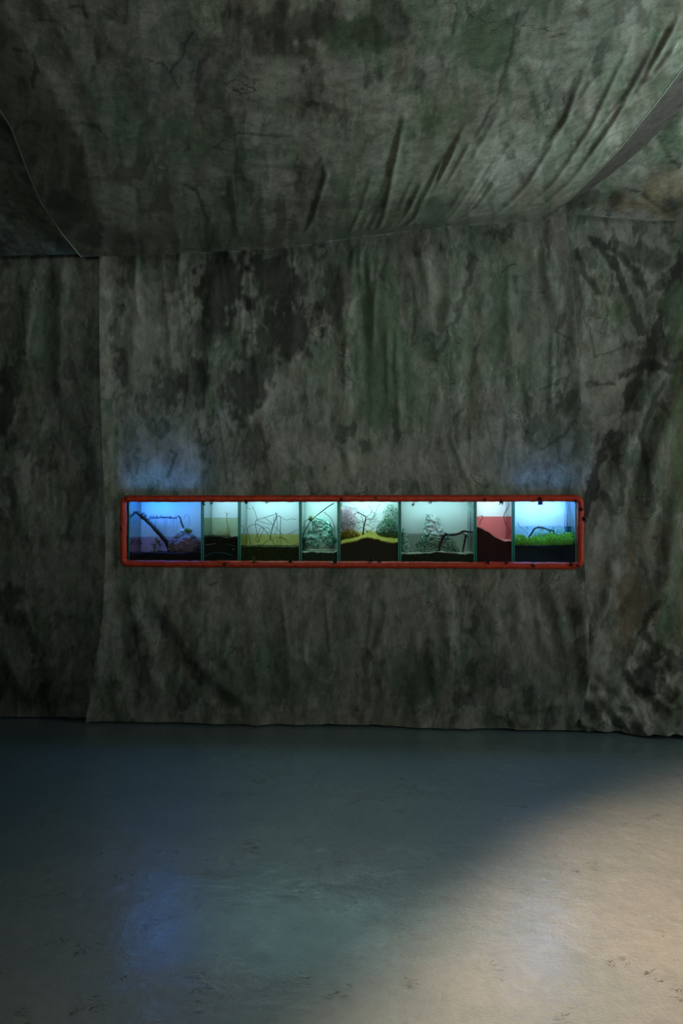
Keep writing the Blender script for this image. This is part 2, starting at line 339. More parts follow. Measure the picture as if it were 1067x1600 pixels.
def wall_cloth(name, xl, xr, ybase, z0, z1, nu, nv, feats, fl, seed, label, hole=None, extra=None, flare=.05, topz=None, amp=1.0, tone=1.0):
    v = np.linspace(0, 1, nv); u = np.linspace(0, 1, nu)
    V, U = np.meshgrid(v, u, indexing='ij')
    Z = z0 + (z1 - z0) * V
    XL = xl(Z); XR = xr(Z); X = XL + (XR - XL) * U
    PX, PY = topx(X, np.full(X.shape, ybase), Z)
    D = folds(PX, PY, fl) * .7
    wob = fb(X * 1.1 + 3, Z * .35, seed + 2)
    ridg = 1 - np.abs(2 * fb(X * 3.2 + .4 * Z + wob, Z * .22, seed + 3, 3) - 1) * 2
    D = D + amp * (.014 * (ridg - .3) + .016 * (fb(X * 5 + Z * .4, Z * .8, seed + 8, 2) - .5) + .004 * (fb(X * 16, Z * 12, seed + 11, 3) - .5))
    q1 = 1 - np.abs(2 * fb(X * 2.4 - Z * 1.3, Z * 1.5 + X * .6, seed + 31, 2) - 1) ; D = D + amp * .014 * np.maximum(q1 - .82, 0) / .18 * sm(1.8, .3, Z)
    if hole:
        hx0, hx1, hz0, hz1 = hole
        dd = np.hypot(np.maximum(np.maximum(hx0 - X, X - hx1), 0), np.maximum(np.maximum(hz0 - Z, Z - hz1), 0))
        D = D * sm(0.0, .35, dd) + 0
    D = D + flare * np.exp(-Z / .12) * (.5 + 1.2 * fb(X * 2.2, X * 0, seed + 4, 3))
    zl = .012 + (.03 + .10 * sm(.6, 1.5, X)) * np.maximum(fb(X * 5, X * 0 + 4, seed + 6, 3) - .5, 0) * np.exp(-Z / .05)
    Zo = np.maximum(Z, zl)
    if extra: X, D, Zo = extra(X, D, Zo, U, V)
    Yc = ybase - D
    keep = None
    if hole:
        cx = .25 * (X[:-1, :-1] + X[1:, :-1] + X[:-1, 1:] + X[1:, 1:]); cz = .25 * (Z[:-1, :-1] + Z[1:, :-1] + Z[:-1, 1:] + Z[1:, 1:])
        keep = ~((cx > hx0) & (cx < hx1) & (cz > hz0) & (cz < hz1))
    PX, PY = topx(X, Yc, Zo)
    col = paint(PX, PY, feats, seed=seed) * tone
    vs = np.stack([X, Yc, Zo], -1).reshape(-1, 3)
    return mesh(name, vs.tolist(), gridfaces(nu, nv, keep), m_cloth, None, True, col.reshape(-1, 3), label=label, category='cloth', group='painted cloth wall hangings')

YW = 4.80
def fx(pairs):       # photo-frame edge of a hanging cloth -> world X as a function of Z
    zs = []; xs = []
    for px, py in pairs:
        p = P(px, py, YW); zs.append(p.z); xs.append(p.x)
    o = np.argsort(zs); zs = np.array(zs)[o]; xs = np.array(xs)[o]
    return lambda Z: np.interp(Z, zs, xs)
ax, bx = P(194, 779, YW).x, P(906, 779, YW).x
ztop = .5 * (P(194, 780, YW).z + P(906, 778, YW).z); zbot = .5 * (P(194, 881, YW).z + P(906, 883, YW).z)
B = 'b'; S = 's'
c_feats = [
 (B, DARK, .85, (345, 450, 55, 80, .15)), (B, DARK, .8, (430, 440, 55, 70, -.1)), (B, DARK, .85, (455, 520, 50, 60, .2)), (B, DARK, .8, (385, 600, 45, 75, .3)),
 (B, DARK, .75, (190, 560, 16, 55, 0)), (B, DARK, .7, (300, 600, 30, 50, .2)), (B, DARK, .7, (520, 470, 22, 60, 0)), (B, DARK, .6, (400, 690, 30, 50, 0)),
 (B, DARK, .6, (265, 610, 25, 40, 0)), (B, DARK, .5, (250, 480, 30, 40, 0)), (B, DARK, .6, (330, 520, 40, 60, .4)),
 (B, GREEN, .8, (590, 530, 55, 160, 0)), (B, GREEN, .7, (715, 500, 45, 140, .1)), (B, GREEN, .5, (640, 600, 60, 100, .1)), (B, MID, .7, (830, 480, 60, 130, 0)),
 (B, GREY, .6, (770, 720, 90, 60, 0)), (B, GREY, .6, (560, 730, 120, 45, 0)), (B, GREY, .5, (470, 690, 70, 50, .2)), (B, GREY, .5, (260, 720, 80, 55, 0)),
 (B, GREY, .5, (230, 520, 60, 90, 0)), (B, GREY, .55, (690, 450, 70, 90, 0)), (B, GREY, .5, (640, 980, 120, 60, 0)), (B, GREY, .5, (400, 950, 130, 50, 0)),
 (B, GREEN, .6, (780, 500, 20, 120, .05)), (B, MID, .5, (480, 980, 200, 60, 0)), (B, GREEN, .7, (640, 1060, 60, 60, 0)), (B, GREEN, .6, (440, 1060, 120, 60, 0)),
 (B, MID, .6, (830, 1040, 70, 60, 0)), (B, DARK, .55, (660, 1060, 22, 70, .1)), (B, DARK, .4, (760, 1060, 60, 40, 0)), (B, DARK, .5, (300, 1000, 20, 60, -.4)),
 (S, DARK, .6, 6, [(738, 400), (722, 470), (690, 540), (676, 560)]), (S, DARK, .5, 5, [(745, 540), (740, 580), (735, 600)]), (S, DARK, .45, 5, [(720, 640), (700, 680), (715, 720), (735, 770)]),
 (S, DARK, .5, 3, [(880, 490), (872, 520), (890, 530), (884, 555)]), (S, DARK, .5, 3, [(845, 610), (870, 600), (890, 585), (880, 610)]), (S, DARK, .5, 3, [(845, 700), (880, 680), (900, 660)]),
 (S, DARK, .5, 3, [(260, 745), (275, 710), (262, 700)]), (S, DARK, .5, 4, [(640, 430), (652, 490), (645, 540)]), (S, PALE, .25, 3, [(700, 380), (706, 480), (700, 600), (712, 700)]),
 (S, DARK, .5, 4, [(455, 380), (460, 420), (455, 470)]), (S, DARK, .5, 4, [(420, 470), (440, 480), (436, 500)]),
]
c_folds = [(9, .03, [(800, 350), (796, 500), (804, 680), (812, 775)]), (16, -.02, [(815, 350), (812, 520), (820, 760)]), (14, .035, [(712, 360), (705, 480), (714, 640), (716, 760)]), (13, -.02, [(735, 370), (740, 500), (735, 700)]),
 (10, .03, [(708, 450), (690, 530), (676, 570)]), (9, .025, [(650, 370), (668, 440), (684, 480)]), (12, .03, [(540, 380), (540, 540), (537, 720)]), (12, -.02, [(565, 380), (570, 560), (562, 700)]), (12, .03, [(610, 370), (600, 470), (615, 600)]),
 (9, .03, [(856, 365), (852, 420), (872, 500)]), (11, .035, [(886, 350), (890, 400), (900, 520), (906, 680), (910, 800)]), (8, .03, [(160, 390), (161, 560), (166, 760), (168, 940), (148, 1110)]), (10, .02, [(205, 395), (212, 520), (205, 640)]),
 (10, .02, [(455, 380), (460, 500), (452, 640)]), (10, .03, [(330, 400), (335, 520), (322, 640)]), (10, .03, [(715, 700), (728, 745), (742, 775)]), (8, .03, [(540, 690), (548, 740), (560, 775)]), (8, .03, [(822, 740), (814, 775)]), (8, .03, [(176, 700), (180, 760), (182, 900)]),
 (13, .055, [(192, 885), (205, 940), (225, 1000), (240, 1060), (265, 1120)]), (15, -.045, [(186, 900), (192, 980), (205, 1060), (215, 1120)]), (15, -.05, [(225, 930), (262, 985), (300, 1050), (350, 1090), (410, 1122)]), (14, .05, [(210, 900), (255, 950), (290, 1010), (330, 1060), (400, 1105), (470, 1125)]),
 (10, .03, [(800, 900), (812, 960), (800, 1020)]), (10, .03, [(700, 900), (702, 1000), (700, 1080)]), (10, .035, [(760, 930), (772, 980), (790, 1000)]), (12, -.03, [(660, 960), (664, 1060), (670, 1110)]), (10, .03, [(860, 900), (872, 960), (880, 1040)]), (10, .03, [(840, 940), (846, 1000), (870, 1040)]),
 (9, .04, [(720, 1125), (770, 1112), (850, 1100), (905, 1090)]), (8, .04, [(790, 1130), (808, 1122), (830, 1131)]), (12, .05, [(905, 880), (912, 960), (916, 1060), (908, 1120)])]
_r = random.Random(11)
for _k in range(26):
    _x = _r.uniform(190, 890); _y = _r.choice([375, 500, 640, 900]); _l = _r.uniform(90, 200); _s = _r.uniform(-.12, .12)
    c_folds.append((_r.uniform(3.5, 6), _r.uniform(.008, .018), [(_x, _y), (_x + _s * _l * .5 + _r.uniform(-5, 5), _y + _l * .5), (_x + _s * _l, _y + _l)]))
def c_extra(X, D, Z, U, V):
    D = D + .05 * np.exp(-((1 - U) / .02) ** 2) * 0 + .03 * np.exp(-(U / .015) ** 2)
    return X, D, Z
xl_c = fx([(156, 330), (157, 400), (160, 560), (165, 700), (168, 860), (165, 960), (152, 1040), (142, 1121)])
xr_c = fx([(884, 330), (892, 420), (903, 560), (908, 700), (912, 850), (917, 960), (917, 1060), (905, 1130)])
wall_cloth('wall_hanging', xl_c, xr_c, YW, 0, 4.5, 420, 520, c_feats, c_folds, 3,
           'wide middle painted cloth with the red framed row of tanks in it',
           hole=(ax, bx, zbot, ztop), extra=c_extra, flare=.05)
l_feats = [(B, DARK, .8, (10, 620, 30, 90, 0)), (B, DARK, .7, (15, 940, 40, 50, 0)), (B, GREEN, .5, (60, 500, 60, 120, 0)), (B, GREY, .5, (100, 900, 60, 70, 0)), (B, MID, .5, (130, 620, 30, 60, 0)),
 (S, DARK, .5, 3, [(130, 640), (140, 680), (132, 700)]), (B, DARK, .5, (60, 1080, 80, 40, 0)), (B, DARK, .6, (145, 740, 12, 60, 0)), (S, PALE, .3, 5, [(58, 420), (48, 480), (42, 560)])]
l_folds = [(14, .05, [(58, 400), (48, 500), (40, 620)]), (14, -.03, [(75, 400), (78, 560), (80, 700)]), (12, .04, [(95, 400), (98, 520), (92, 640)]), (12, .04, [(150, 990), (110, 1040), (70, 1090), (66, 1110)]), (11, .03, [(0, 1000), (30, 1060), (66, 1110)]), (12, -.04, [(150, 1030), (120, 1090)])]
wall_cloth('wall_hanging', lambda Z: np.full(Z.shape, -4.0), lambda Z: xl_c(Z) + .12, YW + .06, 0, 4.5, 210, 420, l_feats, l_folds, 23,
           'dark grey painted cloth panel hanging at the left edge beside the wide middle sheet', flare=.06, tone=.85)
r_feats = [(S, DARK, .9, 13, [(1067, 400), (1040, 470), (1020, 540), (990, 610), (950, 690), (920, 770), (900, 840)]), (S, DARK, .8, 9, [(1000, 520), (985, 470), (960, 410), (930, 380)]), (S, DARK, .8, 8, [(1055, 580), (1010, 570), (960, 590), (920, 600)]),
 (S, DARK, .7, 8, [(920, 370), (970, 400), (1000, 430), (1010, 460)]), (S, DARK, .6, 6, [(960, 360), (962, 420), (955, 460)]), (S, DARK, .7, 6, [(900, 390), (915, 430), (935, 455)]), (B, LGREEN * .6, .6, (965, 485, 30, 22, 0)), (B, GREEN, .8, (1050, 480, 30, 40, 0)),
 (B, DARK, .8, (1060, 560, 22, 34, 0)), (B, DARK, .6, (1000, 400, 70, 20, .3)), (S, DARK, .7, 7, [(1040, 600), (1000, 680), (1010, 740), (1020, 800)]), (S, DARK, .7, 9, [(960, 700), (975, 760), (960, 800), (940, 770)]),
 (B, GREY, .7, (940, 560, 40, 60, 0)), (B, GREY, .7, (950, 640, 40, 50, 0)), (B, LGREEN * .7, .75, (1060, 700, 20, 200, 0)), (B, OCHRE * .6, .75, (985, 940, 28, 90, 0)), (B, LGREEN * .6, .6, (1050, 960, 30, 100, 0)), (B, DARK, .85, (1010, 1050, 40, 40, .5)),
 (S, DARK, .8, 8, [(1030, 940), (1000, 990), (1040, 1020), (990, 1060)]), (B, DARK, .7, (1055, 1040, 20, 30, 0)), (S, DARK, .6, 4, [(930, 600), (955, 597)]), (S, DARK, .5, 3, [(920, 500), (930, 560), (980, 540)]), (B, GREEN, .8, (1040, 960, 16, 50, .3)), (B, GREY, .5, (930, 900, 20, 90, 0))]
r_folds = [(11, .05, [(960, 840), (950, 930), (930, 1000), (918, 1062)]), (9, .04, [(1067, 980), (1000, 1040), (925, 1075)]), (9, .045, [(1010, 990), (970, 1040), (920, 1070)]), (10, -.04, [(918, 1000), (960, 960), (1000, 900)]), (10, .05, [(925, 1080), (960, 1110), (1010, 1132), (1067, 1130)]),
 (9, .06, [(1000, 1060), (1020, 1090), (1050, 1120)]), (9, .05, [(1060, 1060), (1030, 1110)]), (12, .04, [(900, 380), (912, 470), (908, 560)]), (14, .05, [(1067, 480), (1010, 620), (960, 740), (915, 880)]), (12, -.05, [(1067, 540), (1020, 660), (975, 800)]), (14, .05, [(1050, 620), (1015, 740), (1005, 860)]),
 (8, .03, [(905, 620), (925, 660), (960, 650), (1010, 640)]), (12, .06, [(1050, 760), (1040, 900), (1020, 980)])]
def r_extra(X, D, Z, U, V):
    D = D + .10 * sm(.12, .5, U) + .9 * np.maximum(U - .42, 0) ** 1.5
    pool = np.exp(-Z / .10) * sm(.05, .35, U); D = D + .16 * pool * (.6 + .9 * fb(X * 4, X * 0 + 2, 91, 3))
    cr = np.abs(2 * fb(X * 4.5, Z * 5, 77, 3) - 1); D = D + .12 * (.5 - cr) * sm(.55, .05, Z) + .05 * (.5 - np.abs(2 * fb(X * 7 + Z * 5, Z * 3.5 - X * 2, 87, 2) - 1)) * sm(.8, .1, Z)
    return X, D, np.maximum(Z, .01 + .10 * np.maximum(fb(X * 6, Z * 0 + 3, 93, 2) - .45, 0) * sm(.1, 0, Z))
wall_cloth('wall_hanging', lambda Z: xr_c(Z) - .012, lambda Z: np.full(Z.shape, 3.9), YW + .03, 0, 4.5, 300, 480, r_feats, r_folds, 43,
           'painted cloth panel with dark branch-like strokes at the right edge, crumpled on the floor', extra=r_extra, flare=.06, tone=1.05)

# ceiling sheets
def sheet(name, mat, X, Y, Z, feats, seed, label, group, tone=1.0, sx=1.0, sy=1.0):
    PX, PY = topx(X, Y, Z)
    # paint is laid out on the sheet itself (metres scaled to the same size as on the walls)
    col = paint(PX, PY, feats, sx, sy, seed) if feats is not None else paint(X * 222, Y * 222, (), 1, 1, seed)
    col = col * tone
    nv, nu = X.shape
    return mesh(name, np.stack([X, Y, Z], -1).reshape(-1, 3).tolist(), gridfaces(nu, nv), mat, None, True, col.reshape(-1, 3), label=label, category='cloth', group=group)
GC = 'painted cloth sheets under the ceiling'
def ZE(Y, u):   # height of the sagging middle sheet
    near = sm(4.8, 4.3, Y)
    zw = np.interp(u, [0, .12, .45, .62, .8, 1], [3.33, 3.33, 3.36, 3.43, 3.48, 3.50])
    ze = 3.35 + .10 * u - .06 * np.sin(np.pi * u)
    return zw * (1 - near) + ze * near
nv, nu = 360, 420
v = np.linspace(0, 1, nv) ** 1.25; u = np.linspace(0, 1, nu)
V, U = np.meshgrid(v, u, indexing='ij'); Yg = 4.775 - 4.3 * V
yl = [.4, 3.16, 3.6, 3.95, 4.40, 4.78]; xlv = [-1.3, -1.77, -1.92, -2.03, -2.12, -2.16]
yr = [.4, 2.3, 2.95, 3.35, 3.72, 4.2, 4.78]; xrv = [1.36, 1.33, 1.31, 1.29, 1.26, 1.18, 1.06]
XLg = np.interp(Yg, yl, xlv); XRg = np.interp(Yg, yr, xrv)
Xg = XLg + (XRg - XLg) * U
Zg = ZE(Yg, U)
PXg, PYg = topx(Xg, Yg, Zg)
fall = sm(4.78, 4.5, Yg)
Zg = Zg - sm(4.78, 3.9, Yg) * .13 * (1 - (np.maximum(U - .55, 0) / .45) ** 2) * sm(-.02, .12, U)
sw_folds = [(5, .035, [(562, 372), (594, 330), (610, 250), (636, 110)]), (7, -.03, [(550, 372), (580, 330), (600, 240), (626, 100)]), (8, .03, [(620, 360), (650, 310), (665, 250)]), (9, .04, [(700, 352), (745, 300), (790, 230)]), (9, -.03, [(690, 340), (730, 290), (770, 210)]),
 (9, .045, [(756, 350), (830, 260), (880, 170), (930, 40)]), (9, -.04, [(740, 330), (810, 240), (860, 150), (905, 30)]), (8, .045, [(790, 350), (870, 265), (925, 180), (980, 60), (1000, 0)]), (8, .05, [(815, 349), (900, 265), (960, 175), (1020, 60), (1045, 0)]), (7, -.04, [(800, 349), (885, 265), (940, 180), (1000, 60)]),
 (6, .05, [(1003, 124), (1040, 80), (1067, 50)]), (5, .045, [(1003, 124), (1015, 90), (1050, 30), (1067, 0)]), (7, .03, [(500, 190), (510, 230), (490, 300), (470, 360)]), (12, .03, [(360, 210), (370, 300), (372, 370)]), (10, .012, [(140, 350), (90, 260), (60, 160)]), (8, .012, [(190, 385), (120, 300), (80, 200)]), (10, -.03, [(230, 388), (150, 310), (110, 220)]),
 (10, .02, [(380, 214), (450, 212), (505, 218)])]
_r = random.Random(4)
thin = [(w_ * .55, a_ * .30, p_) for w_, a_, p_ in sw_folds if a_ > 0 and w_ > 6]
for _k in range(26):      # thin creases fanning out from the wall towards the upper right
    _t = _r.uniform(0, 1); _a = _r.uniform(0, .5); _b = _a + _r.uniform(.25, .5)
    _f = lambda q, t: (540 + 300 * t + q * (60 + 200 * t), 362 - 14 * t - q * (250 + 60 * t) + 30 * q * q * (1 - t))
    thin.append((_r.uniform(2.2, 4.5), _r.uniform(.004, .009), [_f(_a, _t), _f((_a + _b) / 2, _t), _f(_b, _t)]))
loops = [(w_, a_, p_) for w_, a_, p_ in sw_folds if a_ > 0 and w_ <= 6]
Zg = Zg - np.minimum(folds(PXg, PYg, thin), .02) - folds(PXg, PYg, loops) * .5
xx = U * 3.4
Zg = Zg - fall * (.014 * (1 - np.abs(2 * fb(xx * 3.5, Yg * .45, 131, 3) - 1) - .5) * (.5 + U) + .010 * (fb(xx * 6, Yg * 1.2, 137, 2) - .5))
# hem: a narrow strip that folds outward and up along the right edge, and a rolled lip on the left
lipU = np.linspace(0, 1, 14)
ex = XRg[:, -1:]; ezz = Zg[:, -1:]
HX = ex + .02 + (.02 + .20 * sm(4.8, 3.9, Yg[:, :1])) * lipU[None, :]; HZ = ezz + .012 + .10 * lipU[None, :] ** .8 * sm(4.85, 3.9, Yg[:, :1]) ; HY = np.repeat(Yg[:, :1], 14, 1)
XX = Xg; YY = Yg; ZZ = Zg
LX = XLg[:, :1] - np.array([[.012, .006]]); LZ = Zg[:, :1] + np.array([[.03, .008]]); LY = np.repeat(Yg[:, :1], 2, 1)
RX = XRg[:, -1:] + np.array([[.006, .014]]); RZ = Zg[:, -1:] + np.array([[.008, .03]]); RY = LY
XX = np.hstack([LX, XX, RX]); YY = np.hstack([LY, YY, RY]); ZZ = np.hstack([LZ, ZZ, RZ])
s_feats = [(B, DARK, .7, (480, 40, 120, 40, 0)), (B, DARK, .55, (430, 70, 60, 30, 0)), (B, GREEN, .7, (560, 60, 60, 50, 0)), (B, DARK, .8, (775, 100, 10, 22, .5)), (B, DARK, .8, (735, 30, 8, 20, .3)), (B, DARK, .7, (710, 40, 5, 24, .2)), (B, GREEN * .9, .8, (760, 60, 70, 90, 0)), (B, DARK, .75, (668, 190, 10, 40, .2)),
 (B, GREEN, .6, (330, 230, 100, 60, 0)), (B, GREEN, .5, (200, 200, 90, 70, 0)), (B, DARK, .7, (105, 320, 50, 22, .5)), (B, DARK, .7, (170, 370, 80, 16, 0)), (B, GREY, .6, (430, 120, 60, 40, 0)), (B, GREY, .7, (600, 170, 70, 50, 0)), (B, GREY, .6, (480, 215, 50, 40, 0)), (B, GREY, .4, (680, 260, 120, 60, -.4)),
 (B, DARK, .7, (488, 162, 16, 6, 0)), (S, DARK, .7, 3, [(20, 75), (50, 78), (58, 110), (50, 135)]), (S, DARK, .7, 3, [(60, 30), (90, 35), (108, 50)]), (S, DARK, .7, 4, [(100, 5), (130, 12), (135, 25)]), (S, DARK, .6, 3, [(130, 195), (150, 195), (165, 215)]), (S, DARK, .6, 4, [(20, 200), (35, 190), (62, 195), (60, 205)]),
 (S, DARK, .7, 3, [(228, 95), (255, 100), (270, 120), (276, 135)]), (S, DARK, .7, 4, [(300, 50), (285, 85), (266, 110)]), (S, DARK, .6, 2.5, [(330, 230), (360, 212), (400, 211), (455, 214)]), (S, DARK, .6, 2.5, [(368, 205), (369, 260), (372, 320)]), (S, DARK, .7, 3, [(290, 290), (310, 300), (325, 345)]),
 (B, PALE * .8, .5, (335, 270, 26, 14, 0)), (B, PALE * .75, .45, (400, 265, 30, 16, 0)), (B, PALE * .8, .4, (540, 110, 60, 30, 0)), (B, DARK, .35, (560, 320, 260, 14, 0)), (B, LGREEN * .6, .5, (680, 180, 40, 40, 0)), (B, DARK, .6, (610, 30, 60, 60, 0)),
 (S, DARK, .6, 4, [(810, 20), (790, 110), (770, 170), (745, 215)])]
swag = sheet('ceiling_hanging', m_swag, XX, YY, ZZ, s_feats, 63, 'large sagging sheet of painted cloth under the ceiling, shiny at its right edge', GC, 1.1, 1.3, 1.3)
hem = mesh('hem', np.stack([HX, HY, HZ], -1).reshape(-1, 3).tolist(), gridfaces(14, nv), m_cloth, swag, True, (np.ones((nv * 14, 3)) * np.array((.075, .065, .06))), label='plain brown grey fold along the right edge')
m_lit_rim = noisy('lit_rim_pale', (.34, .37, .34), (.50, .52, .48), 30, .5, .2)  # pale colour stands in for light caught along the sheet's two edges
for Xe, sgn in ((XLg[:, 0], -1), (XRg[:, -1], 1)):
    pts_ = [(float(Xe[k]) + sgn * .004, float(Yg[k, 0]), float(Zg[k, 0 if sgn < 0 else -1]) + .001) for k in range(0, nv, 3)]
    MB().tube(pts_, .005 if sgn < 0 else .0035, 8).build('lit_rim', m_lit_rim, swag, label='pale edge tube imitating a lit rim')
# side sheets
Yv = np.linspace(4.775, .3, 150); Xv = np.linspace(-4.1, -1.2, 120); YY, XX = np.meshgrid(Yv, Xv, indexing='ij')
ZZ = 3.35 + .22 * (4.78 - YY) + .05 * (fb(XX * 3, YY * 1.2, 151, 3) - .5) * sm(4.75, 4.4, YY)
sheet('ceiling_hanging', m_ceil, XX, YY, ZZ, None, 163, 'dark painted cloth sheet under the ceiling at the left edge, behind the sagging sheet', GC, .75)
Xv = np.linspace(.7, 4.1, 200); Yv = np.linspace(4.72, .3, 220); YY, XX = np.meshgrid(Yv, Xv, indexing='ij')
ZZ = np.interp(XX, [.7, 1.2, 1.8, 4.1], [3.56, 3.50, 3.43, 3.40]) + .26 * (4.72 - YY) + .03
ZZ = ZZ - sm(4.72, 4.4, YY) * (.08 * (1 - np.abs(2 * fb(XX * 2.2 + YY * 1.4, YY * .9, 171, 3) - 1) - .5) + .03 * (fb(XX * 8, YY * 6, 177, 3) - .5))
rr_feats = [(B, OCHRE, .7, (990, 330, 90, 30, 0)), (B, OCHRE, .6, (1040, 290, 60, 40, 0)), (B, GREEN, .7, (1050, 220, 30, 50, 0)), (B, DARK, .7, (905, 310, 40, 30, 0)), (B, PALE * .7, .5, (1000, 340, 60, 14, .2)), (B, DARK, .7, (960, 315, 16, 20, .4)), (B, DARK, .6, (1050, 320, 24, 18, 0)),
 (S, DARK, .7, 4, [(960, 290), (1000, 300), (1040, 330)]), (S, DARK, .6, 4, [(1020, 200), (1050, 250), (1067, 260)]), (B, GREY, .5, (980, 270, 40, 30, 0))]
sheet('ceiling_hanging', m_ceil, XX, YY, ZZ, rr_feats, 183, 'brown and green stained cloth sheet under the ceiling at the upper right', GC, 1.0)

# ------------------------------------------------------------------ red padded frame
m_red = noisy('red_wrap', lin('ae2810'), lin('d8421c'), 26, .42, .5, stretch=(1, 1, 1), dist=.008, spec=.5)
m_leafdark = noisy('dry_leaf_dark', (.008, .010, .008), (.03, .035, .02), 60, .6, 0)
m_leafgreen = noisy('dry_leaf_green', (.05, .07, .03), (.13, .14, .05), 60, .6, 0)
fr = empty('padded_window_frame', (0.5 * (ax + bx), YW, zbot), 'long red padded frame tied around the row of lit tanks in the cloth wall', 'frame')
path = []; R = .035
def arc(cx, cz, a0, a1):
    for i in range(7):
        a = a0 + (a1 - a0) * i / 6; path.append((cx + R * math.cos(a), cz + R * math.sin(a)))
def straight(p, q, n):
    for i in range(1, n): path.append((p[0] + (q[0] - p[0]) * i / n, p[1] + (q[1] - p[1]) * i / n))
hp = math.pi / 2
arc(bx - R, ztop - R, 0, hp); straight((bx - R, ztop), (ax + R, ztop), 190); arc(ax + R, ztop - R, hp, 2 * hp); straight((ax, ztop - R), (ax, zbot + R), 30)
arc(ax + R, zbot + R, 2 * hp, 3 * hp); straight((ax + R, zbot), (bx - R, zbot), 190); arc(bx - R, zbot + R, 3 * hp, 4 * hp); straight((bx, zbot + R), (bx, ztop - R), 30)
n = len(path); NS = 16; vs = []; fs = []
for i, (x, z) in enumerate(path):
    a = path[i - 1]; b = path[(i + 1) % n]; t = Vector((b[0] - a[0], 0, b[1] - a[1])).normalized(); o = Vector((t.z, 0, -t.x))
    for j in range(NS):
        an = 2 * math.pi * j / NS
        r = .0235 * (1 + .10 * mn.noise(Vector((x * 9, z * 9, an * .3))) + .16 * mn.noise(Vector((x * 22 + math.cos(an) * 1.2, z * 22, math.sin(an) * 1.4))))
        vs.append(Vector((x, YW - .012, z)) + o * math.cos(an) * r + Vector((0, 1, 0)) * math.sin(an) * r * 1.15 - fr.location)
for i in range(n):
    for j in range(NS):
        k = (i + 1) % n; fs.append((i * NS + j, k * NS + j, k * NS + (j + 1) % NS, i * NS + (j + 1) % NS))
mesh('padding', vs, fs, m_red, fr)
rnd = random.Random(5)
clumps = [(318, 786, .8, 1), (330, 786, .7, 1), (385, 784, 1, 0), (417, 784, .8, 1), (533, 780, 1, 0), (587, 778, .7, 1), (646, 788, .6, 0), (672, 785, .5, 1), (758, 780, .8, 0), (783, 785, .9, 0), (843, 780, 1, 0), (899, 783, .7, 0),
          (351, 881, 1, 0), (396, 875, 1.2, 1), (453, 876, 1.0, 0), (523, 878, 1, 0), (580, 874, 1.1, 0), (592, 876, .9, 0), (646, 873, 1.4, 0), (735, 875, 1.0, 0), (762, 878, .9, 0), (792, 879, .9, 0), (833, 884, 1, 0), (892, 882, 1.1, 0), (904, 884, .9, 0), (907, 796, 1, 0), (912, 811, .9, 0), (189, 826, .7, 0), (197, 779, .7, 0)]
for (px, py, s, g) in clumps:
    c = P(px, py, YW - .037); mb = MB()
    for i in range(26):
        d = Vector((rnd.uniform(-1, 1), rnd.uniform(-.7, .3), rnd.uniform(-1, 1)))
        mb.leaf(c + Vector((rnd.uniform(-.008, .008), rnd.uniform(-.004, .008), rnd.uniform(-.008, .008))), d, s * rnd.uniform(.010, .022), s * rnd.uniform(.004, .008))
    for i in range(3):
        e = c + Vector((rnd.uniform(-.03, .03), -.004, rnd.uniform(-.03, .02))) * s
        mb.tube([c, (c + e) / 2 + Vector((0, -.006, .004)), e], [.0016, .0013, .0007], 5)
    mb.build('leaf_clump', m_leafgreen if g else m_leafdark, fr, label='yellow green dried leaf clump' if g else 'dark dried leaf clump')

# ------------------------------------------------------------------ tanks
YF = 4.845; DEP = .25; YB = YF + DEP; Z0 = P(540, 879, YF).z - .008; ZT = P(540, 780, YF).z + .012
TK = [(200, 315.5), (316.5, 373.2), (374.2, 468.7), (469.7, 528.6), (529.6, 624), (625, 742), (743, 801.5), (802.5, 901)]
TX = [(P(a, 830, YF).x, P(b, 830, YF).x) for a, b in TK]
m_glass = clear('glass_front', (.965, .99, .98), .8, 5, .012)
m_side = clear('glass_side', (.80, .95, .92), 1.0, 1.6, .04, (.35, .75, .70), .18)
m_edge = noisy('glass_edge', (.02, .22, .17), (.05, .40, .32), 8, .25, 0, stretch=(1, 1, .3), spec=.6)
m_back = noisy('frosted_back_panel', (.72, .76, .76), (.80, .83, .83), 5, .55, .05)
m_hood = noisy('lamp_hood_black', (.012, .012, .013), (.02, .02, .02), 20, .5, 0)
m_sil = clear('silicone', (.8, .95, .9), .5, 5, .05, (.6, .8, .75), .5)
names = ['blue-lit glass tank with slanting driftwood at the left end of the row', 'narrow glass tank of cloudy green water, second from the left', 'glass tank with tangled thin wires above yellow green water',
         'narrow glass tank filled by a crumpled green and clear mound', 'glass tank with a bare miniature tree on a soil hill', 'wide glass tank with a silvery volcano and a driftwood arch',
         'narrow glass tank half filled with red water', 'bright blue-white lit glass tank with green plants at the right end']
hoods = ['black lamp hood above the ' + q for q in ('blue tank at the left end', 'narrow cloudy green tank', 'tank of tangled wires', 'crumpled green mound', 'bare miniature tree', 'silvery volcano', 'narrow red water tank', 'bright tank at the right end')]
lampc = [((.045, .27, 1.0), 8.5), ((.46, .82, 1.0), 6.5), ((.46, .86, .96), 7.0), ((.50, .95, .96), 8.0), ((.54, .94, .98), 8.5), ((.42, .76, .80), 5.6), ((.70, .92, 1.0), 8.5), ((.17, .42, 1.0), 15.0)]
tanks = []
